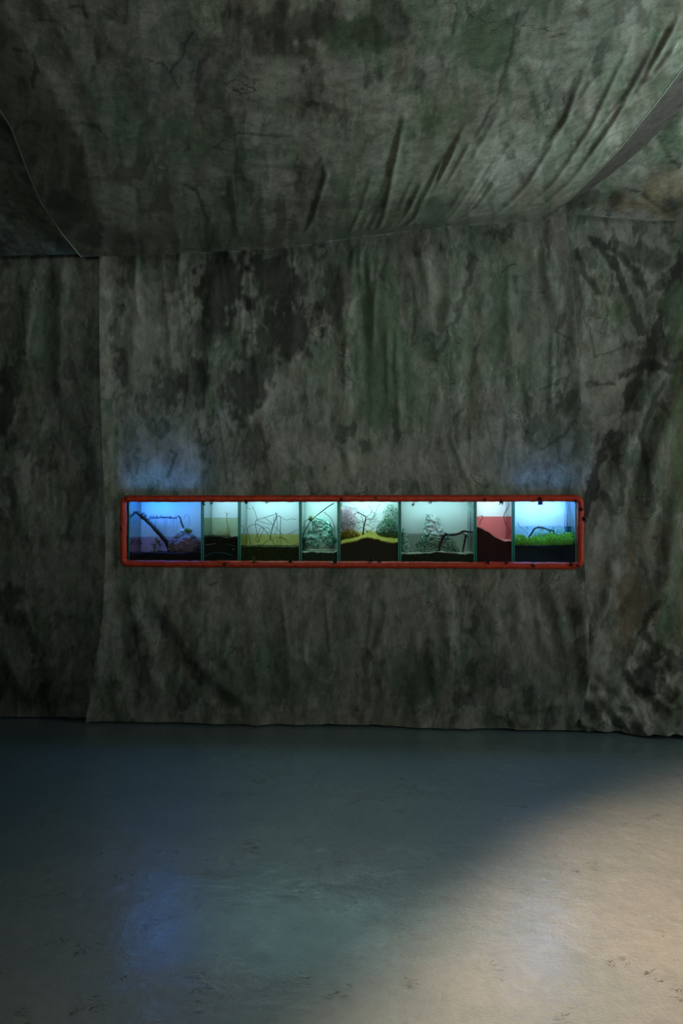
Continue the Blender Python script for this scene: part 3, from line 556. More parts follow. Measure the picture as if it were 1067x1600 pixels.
for i, ((x0, x1), lab) in enumerate(zip(TX, names)):
    t = empty('glass_tank', ((x0 + x1) / 2, (YF + YB) / 2, Z0), lab, 'tank', group='lit glass tanks in the cloth wall'); tanks.append(t)
    th = .0075; fm = .006
    MB().box(x0 + th, x1 - th, YF, YF + fm, Z0 + .006, ZT).build('front_pane', m_glass, t, False)
    for (a, b) in ((x0, x0 + th), (x1 - th, x1)):
        mb = MB().box(a, b, YF, YB, Z0 + .006, ZT)
        mb.build('side_pane', None, t, False, mats=[m_side, m_edge], midx=[0, 1, 1, 0, 1, 0])
    MB().box(x0 + th, x1 - th, YB - .006, YB, Z0 + .006, ZT).build('back_panel', m_back, t, False)
    MB().box(x0, x1, YF, YB, Z0, Z0 + .006).build('base_pane', m_glass, t, False)
    mb = MB()
    for xx_ in (x0 + th, x1 - th - .002): MB().box(xx_, xx_ + .002, YF + fm, YF + fm + .002, Z0 + .01, ZT - .002).build('silicone_seam', m_sil, t, False)
    c, s = lampc[i]
    l = empty('aquarium_lamp', ((x0 + x1) / 2, (YF + YB) / 2, ZT + .002), hoods[i], 'lamp', group='lamp hoods on the tanks')
    MB().box(x0 + .003, x1 - .003, YF + .004, YB, ZT + .012, ZT + .05).box(x0 + .003, x0 + .012, YF + .004, YB, ZT + .002, ZT + .012).box(x1 - .012, x1 - .003, YF + .004, YB, ZT + .002, ZT + .012).build('hood', m_hood, l, False)
    y0 = YB - .17 if i in (0, 7) else YF + .05
    y1 = YB - .08 if i in (0, 7) else YB - .06
    xa, xb = (x0 + .03, x1 - .03)
    if i == 0:
        xb = x0 + (x1 - x0) * .58
        MB().box(xb + .02, x1 - .03, YF + .04, YB - .05, ZT + .006, ZT + .0125).build('diffuser', glow('diffuser_fill', (.13, .38, .85), 4.5), l, False)  # second, dimmer diffuser added as fill over the rock
    ar = (xb - xa) * (y1 - y0)
    MB().box(xa, xb, y0, y1, ZT + .006, ZT + .0125).build('diffuser', glow('diffuser_%d' % i, c, s * (2.2 if i in (0, 7) else 1.0)), l, False)
    if i in (0, 7):   # glowing strip added on both end hoods for blue spill on the cloth
        MB().box(x0 + .02, x1 - .02, YF + .03, YF + .12, ZT + .05, ZT + .056).build('spill_strip', glow('spill_glow_%d' % i, (.10, .38, 1.0), 46 if i == 0 else 42), l, False)
tb = empty('tank_table', (0, 5.0, 0), 'long dark wooden table carrying the row of tanks behind the cloth', 'table')
m_tim = noisy('timber', (.05, .04, .03), (.09, .07, .05), 30, .7, .1)
MB().box(TX[0][0] - .04, TX[-1][1] + .04, YF - .005, YB + .06, Z0 - .035, Z0 - .001).build('table_top', m_tim, tb, False)
for xx_ in (TX[0][0], -.15, TX[-1][1]):
    for yy_ in (YF + .03, YB + .02): MB().box(xx_ - .03, xx_ + .03, yy_ - .03, yy_ + .03, 0, Z0 - .036).build('leg', m_tim, tb, False)

# ---- contents helpers
INY0 = YF + .008; INY1 = YB - .008
def inner(i): x0, x1 = TX[i]; return x0 + .009, x1 - .009
def water(i, py, tint, label):
    z = P(540, py, YF).z; x0, x1 = inner(i)
    m = clear('water_%d' % i, tuple(c ** .25 for c in tint), .8, 5, .02)
    return MB().box(x0, x1, INY0, INY1, Z0 + .0075, z).build('water', m, None, False, label=label, category='water', kind='stuff')
def soil(i, prof, mat, label, crust=None, seed=0, back=0.0, name='soil_bed', cth=.006):
    x0, x1 = inner(i); x0 += .0015; x1 -= .0015; nx, ny = 60, 22
    pts = [P(a, b, YF) for a, b in prof]; xs = [p.x for p in pts]; zs = [p.z for p in pts]
    def top(x, y):
        return float(np.interp(x, xs, zs)) + .006 * mn.fractal(Vector((x * 30, y * 30, seed)), 1, 2, 4) + back * (y - INY0) / DEP
    vs = []; fs = []
    Y0, Y1 = INY0 + .001, INY1 - .001
    for j in range(ny):
        for k in range(nx):
            x = x0 + (x1 - x0) * k / (nx - 1); y = Y0 + (Y1 - Y0) * j / (ny - 1); vs.append((x, y, top(x, y)))
    for j in range(ny - 1):
        for k in range(nx - 1): fs.append((j * nx + k, j * nx + k + 1, (j + 1) * nx + k + 1, (j + 1) * nx + k))
    tv = list(vs); tf = list(fs); zb = Z0 + .0085
    ring = [k for k in range(nx)] + [j * nx + nx - 1 for j in range(1, ny)] + [(ny - 1) * nx + k for k in range(nx - 2, -1, -1)] + [j * nx for j in range(ny - 2, 0, -1)]
    b0 = len(vs); vs += [(vs[r][0], vs[r][1], zb) for r in ring]; nr = len(ring)
    for q in range(nr): a, b = ring[q], ring[(q + 1) % nr]; fs.append((a, b0 + q, b0 + (q + 1) % nr, b))
    fs.append(tuple(b0 + q for q in range(nr)))
    o = mesh(name, vs, fs, mat, None, True, label=label, category='soil', kind='stuff')
    if crust:
        cv = [(a, b, c + .0006) for a, b, c in tv]; n0 = len(cv)
        fr_ = [(cv[k][0], cv[k][1] - .0006, cv[k][2] - cth * (.6 + .8 * abs(mn.noise(Vector((cv[k][0] * 60, seed, 0)))))) for k in range(nx)]
        cf = list(tf) + [(k + 1, k, n0 + k, n0 + k + 1) for k in range(nx - 1)]
        mesh('sand_crust', cv + fr_, cf, crust, o, True, kind='stuff')
    return o, top
m_soil = noisy('dark_soil', (.006, .006, .005), (.03, .026, .02), 130, .75, .5)
m_soilb = noisy('brown_soil', (.03, .022, .022), (.065, .048, .045), 110, .8, .4)
m_soilg = noisy('green_dark_soil', (.012, .02, .014), (.05, .07, .045), 90, .8, .4)
m_sandy = noisy('yellow_sand', (.26, .20, .03), (.46, .38, .08), 120, .8, .3)
m_sandw = noisy('pale_sand', (.50, .50, .42), (.72, .72, .6), 140, .8, .3)
m_pink = noisy('pink_crust', (.85, .65, .62), (.95, .85, .8), 120, .8, .3)
m_wood = noisy('driftwood', (.022, .017, .014), (.075, .055, .045), 50, .75, .6, stretch=(1, 1, 1))
m_wire = noisy('dark_twig', (.03, .045, .045), (.06, .07, .065), 60, .5, .1)
m_rock = noisy('slate_rock', (.16, .14, .17), (.5, .42, .48), 26, .8, .8, stretch=(1, 1, 3), dist=.01)
m_moss = noisy('moss', (.08, .13, .03), (.24, .28, .09), 90, .9, .5)
m_leaf = noisy('aquatic_leaf', (.05, .12, .02), (.16, .26, .06), 40, .6, 0)
m_fern = noisy('blue_green_root', (.02, .05, .09), (.05, .11, .16), 40, .7, 0)
m_grass = noisy('bright_grass', (.22, .50, .02), (.55, .85, .10), 50, .55, 0)
m_tanw = noisy('tan_twig', (.30, .14, .09), (.45, .26, .18), 60, .6, .1)
m_straw = noisy('straw_fibre', (.55, .48, .16), (.7, .6, .25), 60, .7, 0)

def rock(name, center, size, mat, seed, parent=None, sub=4, rough=.35, **kw):
    bm = bmesh.new(); bmesh.ops.create_icosphere(bm, subdivisions=sub, radius=1)
    for v_ in bm.verts:
        p = v_.co.copy(); f = 1 + rough * mn.fractal(p * 1.3 + Vector((seed, 0, 0)), .8, 2.1, 5) + .10 * (1 - abs(mn.noise(p * 4 + Vector((0, seed, 0)))) * 2)
        v_.co = Vector((p.x * size[0] * f, p.y * size[1] * f, p.z * size[2] * f)) + center
    vs = [v_.co.copy() for v_ in bm.verts]; fs = [tuple(q.index for q in f.verts) for f in bm.faces]; bm.free()
    off = world_of(parent) if parent else Vector((0, 0, 0))
    return mesh(name, [q - off for q in vs], fs, mat, parent, True, **kw)

def cv(ox, oy, s):   # crop coordinates of the study sheets -> photo frame
    return lambda pts, Y: [P(ox + x * s, oy + y * s, Y if not isinstance(Y, (list, tuple)) else Y[k]) for k, (x, y) in enumerate(pts)]

# ---- tank 1: blue
c1 = cv(195, 775, .1171); YM = YF + .14
soil(0, [(195, 864), (215, 865.5), (232, 864), (255, 864.5), (280, 865), (300, 863), (318, 863)], m_soil, 'black soil bed with a purple tinge in the blue tank', None, 1)
dw = empty('driftwood_log', c1([(590, 700)], YM)[0], 'thick dark driftwood log slanting down to the right in the blue tank', 'driftwood')
mb = MB(); pts = spline(c1([(150, 215), (215, 270), (300, 335), (375, 410), (440, 480), (500, 545), (560, 640), (590, 735)], [YM, YM, YM, YM - .01, YM, YM + .01, YM + .02, YM + .02]), 5)
mb.tube(pts, [(.0065 + .006 * math.sin(math.pi * min(1, i / len(pts) * 1.1)) ** .6 + .004 * (i / len(pts))) for i in range(len(pts))], 9, .5, 1).build('trunk', m_wood, dw)
for k, (p_, r_) in enumerate([([(500, 545), (560, 590), (640, 640), (700, 620)], .006), ([(150, 215), (110, 215), (88, 218)], .003), ([(310, 330), (318, 290), (322, 268)], .003)]):
    q = spline(c1(p_, YM + .01)); MB().tube(q, taper(len(q), r_, r_ * .3), 7, .4, k).build('branch', m_wood, dw)
for k, cpt in enumerate([(150, 215), (235, 235), (270, 260)]):
    mb = MB(); c0 = c1([cpt], YM - .01)[0]
    for j in range(26):
        d = Vector((rnd.uniform(-1, 1), rnd.uniform(-.6, .6), rnd.uniform(-1.3, .6))); mb.leaf(c0, d, rnd.uniform(.012, .028), .003)
    mb.build('air_plant', m_fern, dw)
fl = empty('floating_roots', c1([(500, 300)], YM + .05)[0], 'horizontal blue green root mat with hanging root threads at mid height of the blue tank', 'plant')
mb = MB(); q = spline(c1([(330, 295), (420, 290), (540, 285), (620, 292), (700, 290)], YM + .05)); mb.tube(q, .0035, 7, .6, 3); mb.build('stem', m_fern, fl)
mb = MB()
for j in range(110):
    c0 = c1([(rnd.uniform(330, 700), rnd.uniform(275, 305))], YM + .05 + rnd.uniform(-.03, .03))[0]
    mb.leaf(c0, Vector((rnd.uniform(-1, 1), rnd.uniform(-.5, .5), rnd.uniform(-.4, .9))), rnd.uniform(.008, .02), .0025)
mb.build('leaves', m_fern, fl, kind='stuff')
mb = MB()
for xx_ in [120, 150, 165, 215, 235, 270, 285, 320, 330, 350, 395, 420, 530, 545, 560, 610, 640, 655, 690]:
    y0_ = 300 if xx_ > 300 else 260; y1_ = y0_ + rnd.uniform(90, 260); yy_ = YM + .04
    q = spline(c1([(xx_, y0_), (xx_ + rnd.uniform(-14, 14), (y0_ + y1_) / 2), (xx_ + rnd.uniform(-25, 25), y1_)], yy_), 4); mb.tube(q, taper(len(q), .0011, .0005), 4)
mb.build('root_threads', m_fern, fl, kind='stuff')
st = empty('driftwood_stub', c1([(780, 430)], YM + .03)[0], 'short brown driftwood stub standing on the purple rock', 'driftwood')
q = spline(c1([(705, 265), (735, 285), (755, 360), (785, 425)], YM + .03)); MB().tube(q, taper(len(q), .005, .0075), 8, .4, 8).build('stub', noisy('brown_stub', (.09, .06, .06), (.18, .12, .11), 50, .8, .4), st)
q = spline(c1([(790, 300), (800, 260), (830, 248), (855, 280), (860, 350), (850, 400)], YM + .03)); MB().tube(q, .0012, 5).build('wire_loop', m_wire, st)
rk = empty('slate_rock', c1([(800, 740)], YM + .02)[0], 'purple grey layered rock mound in the right half of the blue tank', 'rock')
rock('stone', c1([(800, 650)], YM + .02)[0], (.105, .07, .074), m_rock, 4, rk, 5, .25)
rock('stone', c1([(740, 545)], YM + .02)[0], (.045, .035, .026), m_rock, 9, rk, 4)
rock('stone', c1([(890, 560)], YM + .02)[0], (.035, .03, .024), m_rock, 14, rk, 4)
rock('stone', c1([(650, 700)], YM + .01)[0], (.035, .03, .02), m_rock, 19, rk, 4)
rock('moss_cushion', c1([(845, 462)], YM + .02)[0], (.028, .022, .015), m_moss, 21, rk, 4, .5, label='yellow green moss cushion')
rock('white_stone', c1([(762, 470)], YM + .02)[0], (.018, .014, .012), noisy('white_stone', (.5, .5, .52), (.8, .8, .8), 60, .6, .2), 24, rk, 3, .5, label='small white stone')
pl = empty('leafy_water_plant', c1([(460, 735)], YM - .02)[0], 'small leafy green plant under water left of the log foot in the blue tank', 'plant')
for k, (tip) in enumerate([(405, 590), (370, 640), (445, 580), (380, 690), (300, 720), (470, 600)]):
    q = spline(c1([(462, 738), ((462 + tip[0]) / 2 - 8, (738 + tip[1]) / 2 + 12), tip], YM - .02)); MB().tube(q, .0011, 5).build('stem', m_leaf, pl)
    mb = MB()
    for j in range(7 if tip[0] > 350 else 1):
        mb.leaf(q[-1 - min(j, 3)], Vector((rnd.uniform(-1, 1), rnd.uniform(-.4, .4), rnd.uniform(-.9, 1))), rnd.uniform(.018, .034), .008)
    mb.build('leaf', m_leaf, pl)
tw = empty('sunken_leaf', c1([(190, 660)], YM)[0], 'dark pointed leaf on a thin stalk under water at the left of the blue tank', 'plant')
q = spline(c1([(135, 580), (160, 630), (190, 668)], YM)); MB().tube(q, .0012, 5).build('stalk', m_wire, tw)
mb = MB(); q = c1([(175, 580), (232, 655)], YM); mb.leaf(q[0], q[1] - q[0], (q[1] - q[0]).length, .006, Vector((0, 1, 0))); mb.leaf(q[0], q[1] - q[0], (q[1] - q[0]).length, .004, Vector((.3, 1, 0))); mb.build('blade', m_wire, tw)
water(0, 841, (.95, .50, .60), 'clear lavender tinted water in the lower part of the blue tank')

# ---- tank 2
c2 = cv(310, 775, .06876)
soil(1, [(314, 837.5), (340, 838.5), (352, 841), (366, 839.5), (374, 838.5)], m_soil, 'high black soil bed in the narrow second tank from the left', None, 2)
cs = empty('coral_twig', c2([(680, 940)], YM)[0], 'thin pinkish twig with straw coloured fibres at its foot in the cloudy green tank', 'twig')
for p_, r_ in [([(605, 370), (640, 405), (640, 500), (650, 620), (670, 700), (680, 945)], .0024), ([(690, 380), (655, 410), (640, 430)], .0026), ([(690, 650), (700, 760), (705, 945)], .0016), ([(650, 700), (655, 800), (650, 950)], .0016)]:
    q = spline(c2(p_, YM)); MB().tube(q, taper(len(q), r_ * .7, r_), 6, .3).build('branch', m_tanw, cs)
mb = MB()
for j in range(90):
    a = (rnd.uniform(430, 730), 940); b = (a[0] + rnd.uniform(-110, 60), rnd.uniform(660, 900)); yy_ = YM + rnd.uniform(-.03, .03)
    q = c2([a, ((a[0] + b[0]) / 2 + rnd.uniform(-20, 20), (a[1] + b[1]) / 2), b], yy_); mb.tube(q, [.0007, .0006, .0003], 3)
mb.build('fibres', m_straw, cs, kind='stuff')
for nm, p_, r_, m_, lb in [('buried_hose', [(130, 1390), (250, 1320), (430, 1280), (600, 1300), (800, 1370)], .005, noisy('teal_hose', (.01, .07, .10), (.02, .12, .15), 10, .3, 0), 'teal hose curving through the soil low in the second tank'),
                       ('buried_hose', [(610, 1085), (700, 1105), (800, 1140), (850, 1150)], .0035, noisy('teal_hose_b', (.01, .05, .07), (.02, .09, .11), 10, .3, 0), 'short teal hose end right of the middle in the soil of the second tank'),
                       ('buried_stick', [(150, 1112), (240, 1105), (330, 1088), (390, 1080)], .0025, noisy('pale_stick', (.25, .24, .22), (.35, .33, .3), 40, .6, 0), 'pale stick pressed against the glass in the soil of the second tank'),
                       ('pebble', [(780, 1205), (800, 1212), (825, 1215)], .004, noisy('pale_pebble', (.3, .26, .27), (.4, .36, .36), 40, .6, 0), 'small pale pebble in the soil of the second tank')]:
    q = spline(c2(p_, INY0 + .0015)); o = MB().tube(q, taper(len(q), r_, r_ * .7), 8).build(nm, m_, None, label=lb, category=nm.split('_')[-1])
water(1, 809.5, (.80, .85, .55), 'cloudy green water in the narrow second tank')
mb = MB()
for j in range(60):
    c0 = c2([(rnd.uniform(130, 860), 498 + rnd.uniform(-4, 4))], INY0 + rnd.uniform(.004, .05))[0]; mb.leaf(c0, Vector((rnd.uniform(-1, 1), rnd.uniform(-1, 1), .05)), rnd.uniform(.005, .012), .003)
mb.build('surface_scum', m_wire, None, label='thin dark line of plant bits floating on the cloudy green water', category='algae', kind='stuff')

# ---- tank 3
c3 = cv(370, 775, .0984)
soil(2, [(373, 855), (395, 854), (412, 854.5), (430, 854.5), (445, 855), (460, 855.5), (470, 855)], m_soilg, 'dark green soil bed under the wire tangle', None, 3)
wt = empty('wire_tangle', c3([(540, 800)], YM)[0], 'tangle of thin dark bent wires standing in the yellow green water', 'wire')
wires = [[(220, 775), (195, 660), (170, 540), (200, 480), (290, 450), (350, 460), (430, 530), (520, 640), (590, 760), (630, 795)], [(390, 790), (460, 730), (530, 680), (545, 580), (580, 440), (625, 330), (610, 260)], [(330, 740), (300, 680), (340, 590), (380, 510), (430, 500), (410, 560), (370, 660), (355, 740)],
         [(600, 290), (440, 345), (320, 380), (295, 440), (320, 600), (350, 740)], [(320, 385), (420, 420), (500, 445), (570, 450)], [(430, 340), (500, 390), (560, 440)], [(430, 520), (480, 500), (520, 530), (540, 590), (480, 570)],
         [(640, 320), (690, 330), (690, 480), (690, 640), (690, 790)], [(690, 330), (780, 380), (860, 362), (945, 372)], [(590, 480), (660, 540), (720, 620), (720, 660), (800, 695)], [(580, 660), (690, 655), (760, 680)], [(640, 795), (650, 700), (700, 660), (830, 740)],
         [(770, 610), (850, 590), (975, 535)], [(585, 320), (590, 400), (570, 500), (540, 590)], [(630, 280), (640, 400), (640, 520), (600, 620)], [(640, 320), (600, 430), (560, 500), (545, 590), (520, 660)], [(870, 792), (920, 770), (975, 755)], [(150, 160), (165, 190), (220, 208)], [(245, 165), (290, 260), (320, 375)], [(520, 660), (560, 700), (590, 680)], [(610, 270), (650, 285)]]
for k, p_ in enumerate(wires):
    yy_ = [YM + .05 * math.sin(k * 1.7 + j * .5) for j in range(len(p_))]
    q = spline(c3(p_, yy_), 5); MB().tube(q, .0021 if k in (0, 1, 3, 7) else .0016, 6).build('wire', m_wire, wt)
water(2, 835.5, (.95, .80, .24), 'yellow green water around the wire tangle')

# ---- tank 4
c4 = cv(465, 775, .0687)
soil(3, [(468, 863), (490, 862), (505, 863), (520, 863), (530, 861)], m_soilg, 'dark soil with a pale sand top under the crumpled mound', m_sandw, 4)
mf = empty('crumpled_film_mound', c4([(500, 1240)], YM)[0], 'crumpled mound of green and clear film filling the narrow fourth tank', 'film')
m_film, nt, N, L, b = newmat('crumpled_film')
tc = N.new('ShaderNodeTexCoord'); nz_ = N.new('ShaderNodeTexNoise'); nz_.inputs['Scale'].default_value = 26; nz_.inputs['Detail'].default_value = 7; nz_.inputs['Distortion'].default_value = 2.2
cr = N.new('ShaderNodeValToRGB'); e = cr.color_ramp.elements; e[0].position = .36; e[0].color = (.03, .22, .14, 1); e[1].position = .60; e[1].color = (.85, .95, .9, 1); x_ = e.new(.48); x_.color = (.22, .52, .42, 1)
L.new(tc.outputs['Object'], nz_.inputs['Vector']); L.new(nz_.outputs['Fac'], cr.inputs[0]); L.new(cr.outputs[0], b.inputs['Base Color']); b.inputs['Roughness'].default_value = .15; b.inputs['Specular IOR Level'].default_value = .8
bp = N.new('ShaderNodeBump'); bp.inputs['Distance'].default_value = .012; L.new(nz_.outputs['Fac'], bp.inputs['Height']); L.new(bp.outputs[0], b.inputs['Normal'])
rock('film', c4([(520, 1010)], YM + .03)[0], (.100, .08, .088), m_film, 33, mf, 5, .2)
rock('film', c4([(520, 780)], YM + .03)[0], (.078, .065, .075), m_film, 37, mf, 5, .25)
rock('film', c4([(470, 610)], YM + .02)[0], (.045, .04, .040), m_film, 35, mf, 5, .3)
rock('film', c4([(520, 1200)], YM)[0], (.10, .06, .022), m_sandw, 39, mf, 4, .5, label='white crumpled foot')
rock('moss_cushion', c4([(300, 510)], YM + .01)[0], (.016, .014, .017), m_moss, 41, mf, 3, .5, label='yellow green moss cushion')
mb = MB()
for (p_, r_, lb) in [([(820, 165), (690, 245), (560, 345), (440, 440), (330, 540), (240, 660), (170, 780), (125, 890), (110, 1000), (125, 1060), (180, 1140), (240, 1195)], .0036, 'thick dark cane curving from top right to lower left in the fourth tank'),
                     ([(270, 510), (190, 560), (150, 620), (165, 700), (190, 760)], .0024, 'short bent twig at the upper left of the crumpled mound'),
                     ([(410, 500), (540, 550), (640, 600), (740, 690), (830, 770)], .0024, 'thin twig lying over the top right of the crumpled mound'),
                     ([(590, 365), (680, 430), (760, 520), (820, 640), (845, 760), (845, 900), (800, 1040)], .0022, 'long thin twig curving down the right side of the fourth tank'),
                     ([(110, 1030), (250, 990), (380, 965), (500, 950), (560, 1000), (640, 1090), (710, 1130), (790, 1105)], .0030, 'wavy dark twig low in front of the crumpled mound')]:
    yy_ = INY0 + .012 if r_ > .0025 else YM - .06
    q = spline(c4(p_, yy_)); MB().tube(q, taper(len(q), r_, r_ * .8), 7, .2).build('bent_twig', m_wood if r_ > .0025 else m_wire, None, label=lb, category='twig', group='bent twigs in the fourth tank')
water(3, 823, (.75, .86, .8), 'pale teal water around the crumpled mound')

# ---- tank 5
c5 = cv(525, 775, .0984)
soil(4, [(528, 850), (540, 848), (555, 845), (568, 841), (574, 839), (580, 840.5), (588, 842), (596, 845), (606, 847), (616, 848), (626, 847)], m_soilb, 'dark brown soil hill with a yellow sand crest under the bare tree', m_sandy, 5, back=.045, cth=.010)
tr = empty('miniature_bare_tree', c5([(432, 640)], YM)[0], 'bare black miniature tree on the soil hill', 'tree')
q = spline(c5([(432, 650), (432, 560), (450, 440), (470, 370), (462, 320), (420, 300), (400, 285)], YM)); MB().tube(q, taper(len(q), .0065, .0030), 8, .4, 2).build('trunk', m_wood, tr)
def twigs(start, dirx, lev, out, x=None):
    pts = [start]; p = start; d = dirx
    n_ = rnd.randint(4, 6)
    for k in range(n_):
        d = (d[0] + rnd.uniform(-.5, .5), d[1] + rnd.uniform(-.5, .5)); l_ = math.hypot(*d); d = (d[0] / l_, d[1] / l_)
        p = (p[0] + d[0] * 26, p[1] + d[1] * 26); pts.append(p)
        if lev > 0 and rnd.random() < .55: twigs(p, (d[0] + rnd.uniform(-1, 1), d[1] + rnd.uniform(-1, 1)), lev - 1, out)
    out.append((pts, lev))
for k, (s_, d_) in enumerate([((400, 285), (-1, .1)), ((420, 300), (-.3, -.7)), ((455, 400), (-1, -.3)), ((440, 470), (-1, -.5)), ((432, 500), (-1, .0)), ((455, 470), (1, -.4)), ((450, 520), (1, .2)), ((465, 360), (1, .1)), ((470, 340), (.8, -.5)), ((430, 540), (.9, .3))]):
    out = []; twigs(s_, d_, 2, out); mb = MB()
    for pts, lev in out:
        yy_ = [YM + rnd.uniform(-.02, .02)] * len(pts); mb.tube(c5(pts, yy_), taper(len(pts), .0008 + .0005 * lev, .0004 + .0002 * lev), 4)
    mb.build('branch', m_wood, tr)
for p_, lb in [([(705, 130), (660, 170), (640, 240), (600, 300), (590, 350), (540, 375), (490, 350)], 'thin crooked vine hanging to the right of the bare tree'), ([(510, 140), (550, 190), (570, 240), (545, 300)], 'short thin vine hanging above the bare tree'), ([(85, 120), (70, 180), (75, 260), (60, 330)], 'grey brown twig hanging in the left corner of the bare tree tank')]:
    q = spline(c5(p_, YM + .02 if p_[0][0] > 100 else INY0 + .03)); MB().tube(q, taper(len(q), .0016 if p_[0][0] > 100 else .004, .0012), 5, .3).build('hanging_vine', m_wire if p_[0][0] > 100 else m_tanw, None, label=lb, category='vine', group='vines around the bare tree')
def bush(name, cvf, region, n_, mat, Y, label, cat, size=.010, seed=0, lab=None):
    r2 = random.Random(seed); mb = MB(); (x0, x1, y0, y1) = region
    for k in range(n_):
        while True:
            a, b = r2.uniform(-1, 1), r2.uniform(-1, 1)
            if a * a + b * b < 1: break
        c0 = cvf([((x0 + x1) / 2 + a * (x1 - x0) / 2, (y0 + y1) / 2 + b * (y1 - y0) / 2)], Y + r2.uniform(-.035, .035))[0]
        mb.leaf(c0, Vector((r2.uniform(-1, 1), r2.uniform(-1, 1), r2.uniform(-1, 1))), size * r2.uniform(.6, 1.4), size * r2.uniform(.2, .45))
    return mb.build(name, mat, None, label=label, category=cat)
m_blos = noisy('pale_blossom', (.70, .45, .55), (.95, .80, .88), 60, .8, 0)
m_shrub = noisy('shrub_green', (.03, .16, .09), (.16, .40, .22), 60, .7, 0)
m_amber = noisy('amber_shrub', (.30, .16, .02), (.62, .42, .06), 60, .7, 0)
bush('blossom_bush', c5, (50, 320, 170, 600), 1600, m_blos, YB - .06, 'pale pink blossoming bush at the left back of the bare tree tank', 'bush', .011, 1)
bush('amber_bush', c5, (50, 380, 530, 740), 1300, m_amber, YB - .10, 'amber leaved bush below the pink blossom in the bare tree tank', 'bush', .010, 2)
bush('green_bush', c5, (640, 1000, 370, 740), 1900, m_shrub, YB - .07, 'green leafy bush at the right back of the bare tree tank', 'bush', .010, 3)
bush('green_creeper', c5, (740, 990, 130, 480), 650, m_shrub, YB - .04, 'loose green creeper above the green bush in the bare tree tank', 'creeper', .009, 4)
water(4, 832, (.85, .82, .45), 'amber yellow water around the foot of the bare tree')

# ---- tank 6
c6 = cv(610, 760, .14058)
soil(5, [(624, 865), (650, 865), (672, 864.5), (680, 862.5), (692, 862), (704, 864), (720, 865), (744, 865)], m_soilg, 'low dark gravel bed with pale sand in the volcano tank', m_sandw, 6)
vo_ = empty('silvery_volcano', c6([(530, 740)], YM + .05)[0], 'silvery crumpled volcano cone with a scaly grey green base in the sixth tank', 'model')
def cone(name, prof, Y, mat, parent, seed, amp, nseg=72, nr=40, cap=True, **kw):
    # prof: list (row px-y, left x, right x) in crop coordinates
    ys = [p[0] for p in prof]; vs = []; fs = []
    for j in range(nr):
        y = ys[0] + (ys[-1] - ys[0]) * j / (nr - 1); l_ = np.interp(y, ys, [p[1] for p in prof]); r_ = np.interp(y, ys, [p[2] for p in prof])
        a = c6([(l_, y)], Y)[0]; b = c6([(r_, y)], Y)[0]; cx = (a.x + b.x) / 2; rad = (b.x - a.x) / 2
        for k in range(nseg):
            an = 2 * math.pi * k / nseg; dv = Vector((math.cos(an), math.sin(an), 0))
            f = 1 + amp * (mn.fractal(Vector((dv.x * 2.2, dv.y * 2.2, j * .16 + seed)), .8, 2.2, 5)) + amp * .5 * (1 - 2 * abs(mn.noise(Vector((dv.x * 3, dv.y * 3, j * .08 + seed * 2)))))
            vs.append(Vector((cx + dv.x * rad * f, Y + dv.y * min(rad, .11) * f, a.z + (.004 * mn.noise(Vector((an * 2, seed, j)))))))
    for j in range(nr - 1):
        for k in range(nseg): fs.append((j * nseg + k, (j + 1) * nseg + k, (j + 1) * nseg + (k + 1) % nseg, j * nseg + (k + 1) % nseg))
    n0 = len(vs); cc = sum(vs[:nseg], Vector()) / nseg - Vector((0, 0, .012)); vs.append(cc)
    for k in range(nseg): fs.append((n0, k, (k + 1) % nseg))
    off = world_of(parent) if parent else Vector((0, 0, 0))
    return mesh(name, [q - off for q in vs], fs, mat, parent, True, **kw)
m_foil = noisy('foil_paint', (.22, .25, .25), (.78, .80, .80), 30, .35, .9, metal=.15, dist=.012, spec=.6)
m_scale, nt, N, L, b = newmat('scaly_rock')
tc = N.new('ShaderNodeTexCoord'); mp = N.new('ShaderNodeMapping'); mp.inputs['Scale'].default_value = (1, 1, 1.8); vr_ = N.new('ShaderNodeTexVoronoi'); vr_.inputs['Scale'].default_value = 48; vr_.inputs['Randomness'].default_value = 1
L.new(tc.outputs['Object'], mp.inputs[0]); L.new(mp.outputs[0], vr_.inputs['Vector']); cr = N.new('ShaderNodeValToRGB'); e = cr.color_ramp.elements
e[0].position = .12; e[0].color = (.50, .62, .54, 1); e[1].position = .8; e[1].color = (.07, .15, .11, 1); L.new(vr_.outputs['Distance'], cr.inputs[0]); L.new(cr.outputs[0], b.inputs['Base Color']); b.inputs['Roughness'].default_value = .6
bp = N.new('ShaderNodeBump'); bp.invert = True; bp.inputs['Distance'].default_value = .01; L.new(vr_.outputs['Distance'], bp.inputs['Height']); L.new(bp.outputs[0], b.inputs['Normal'])
cone('peak', [(305, 402, 500), (350, 395, 535), (430, 378, 560), (500, 362, 582), (535, 355, 590)], YM + .05, m_foil, vo_, 5, .12)
cone('base', [(525, 355, 640), (600, 320, 690), (680, 290, 730), (745, 262, 765)], YM + .05, m_scale, vo_, 9, .10, label='scaly grey green base')
cone('small_peak', [(465, 140, 160), (530, 115, 185), (620, 100, 215), (700, 95, 240), (745, 90, 255)], YM + .03, m_scale, None, 15, .12, 40, 26, label='small pointed green rock at the left side of the volcano tank', category='rock')
ar = empty('driftwood_arch', c6([(540, 720)], YM - .05)[0], 'dark driftwood arch on two legs at the right of the volcano tank', 'driftwood'); YA = YM - .06
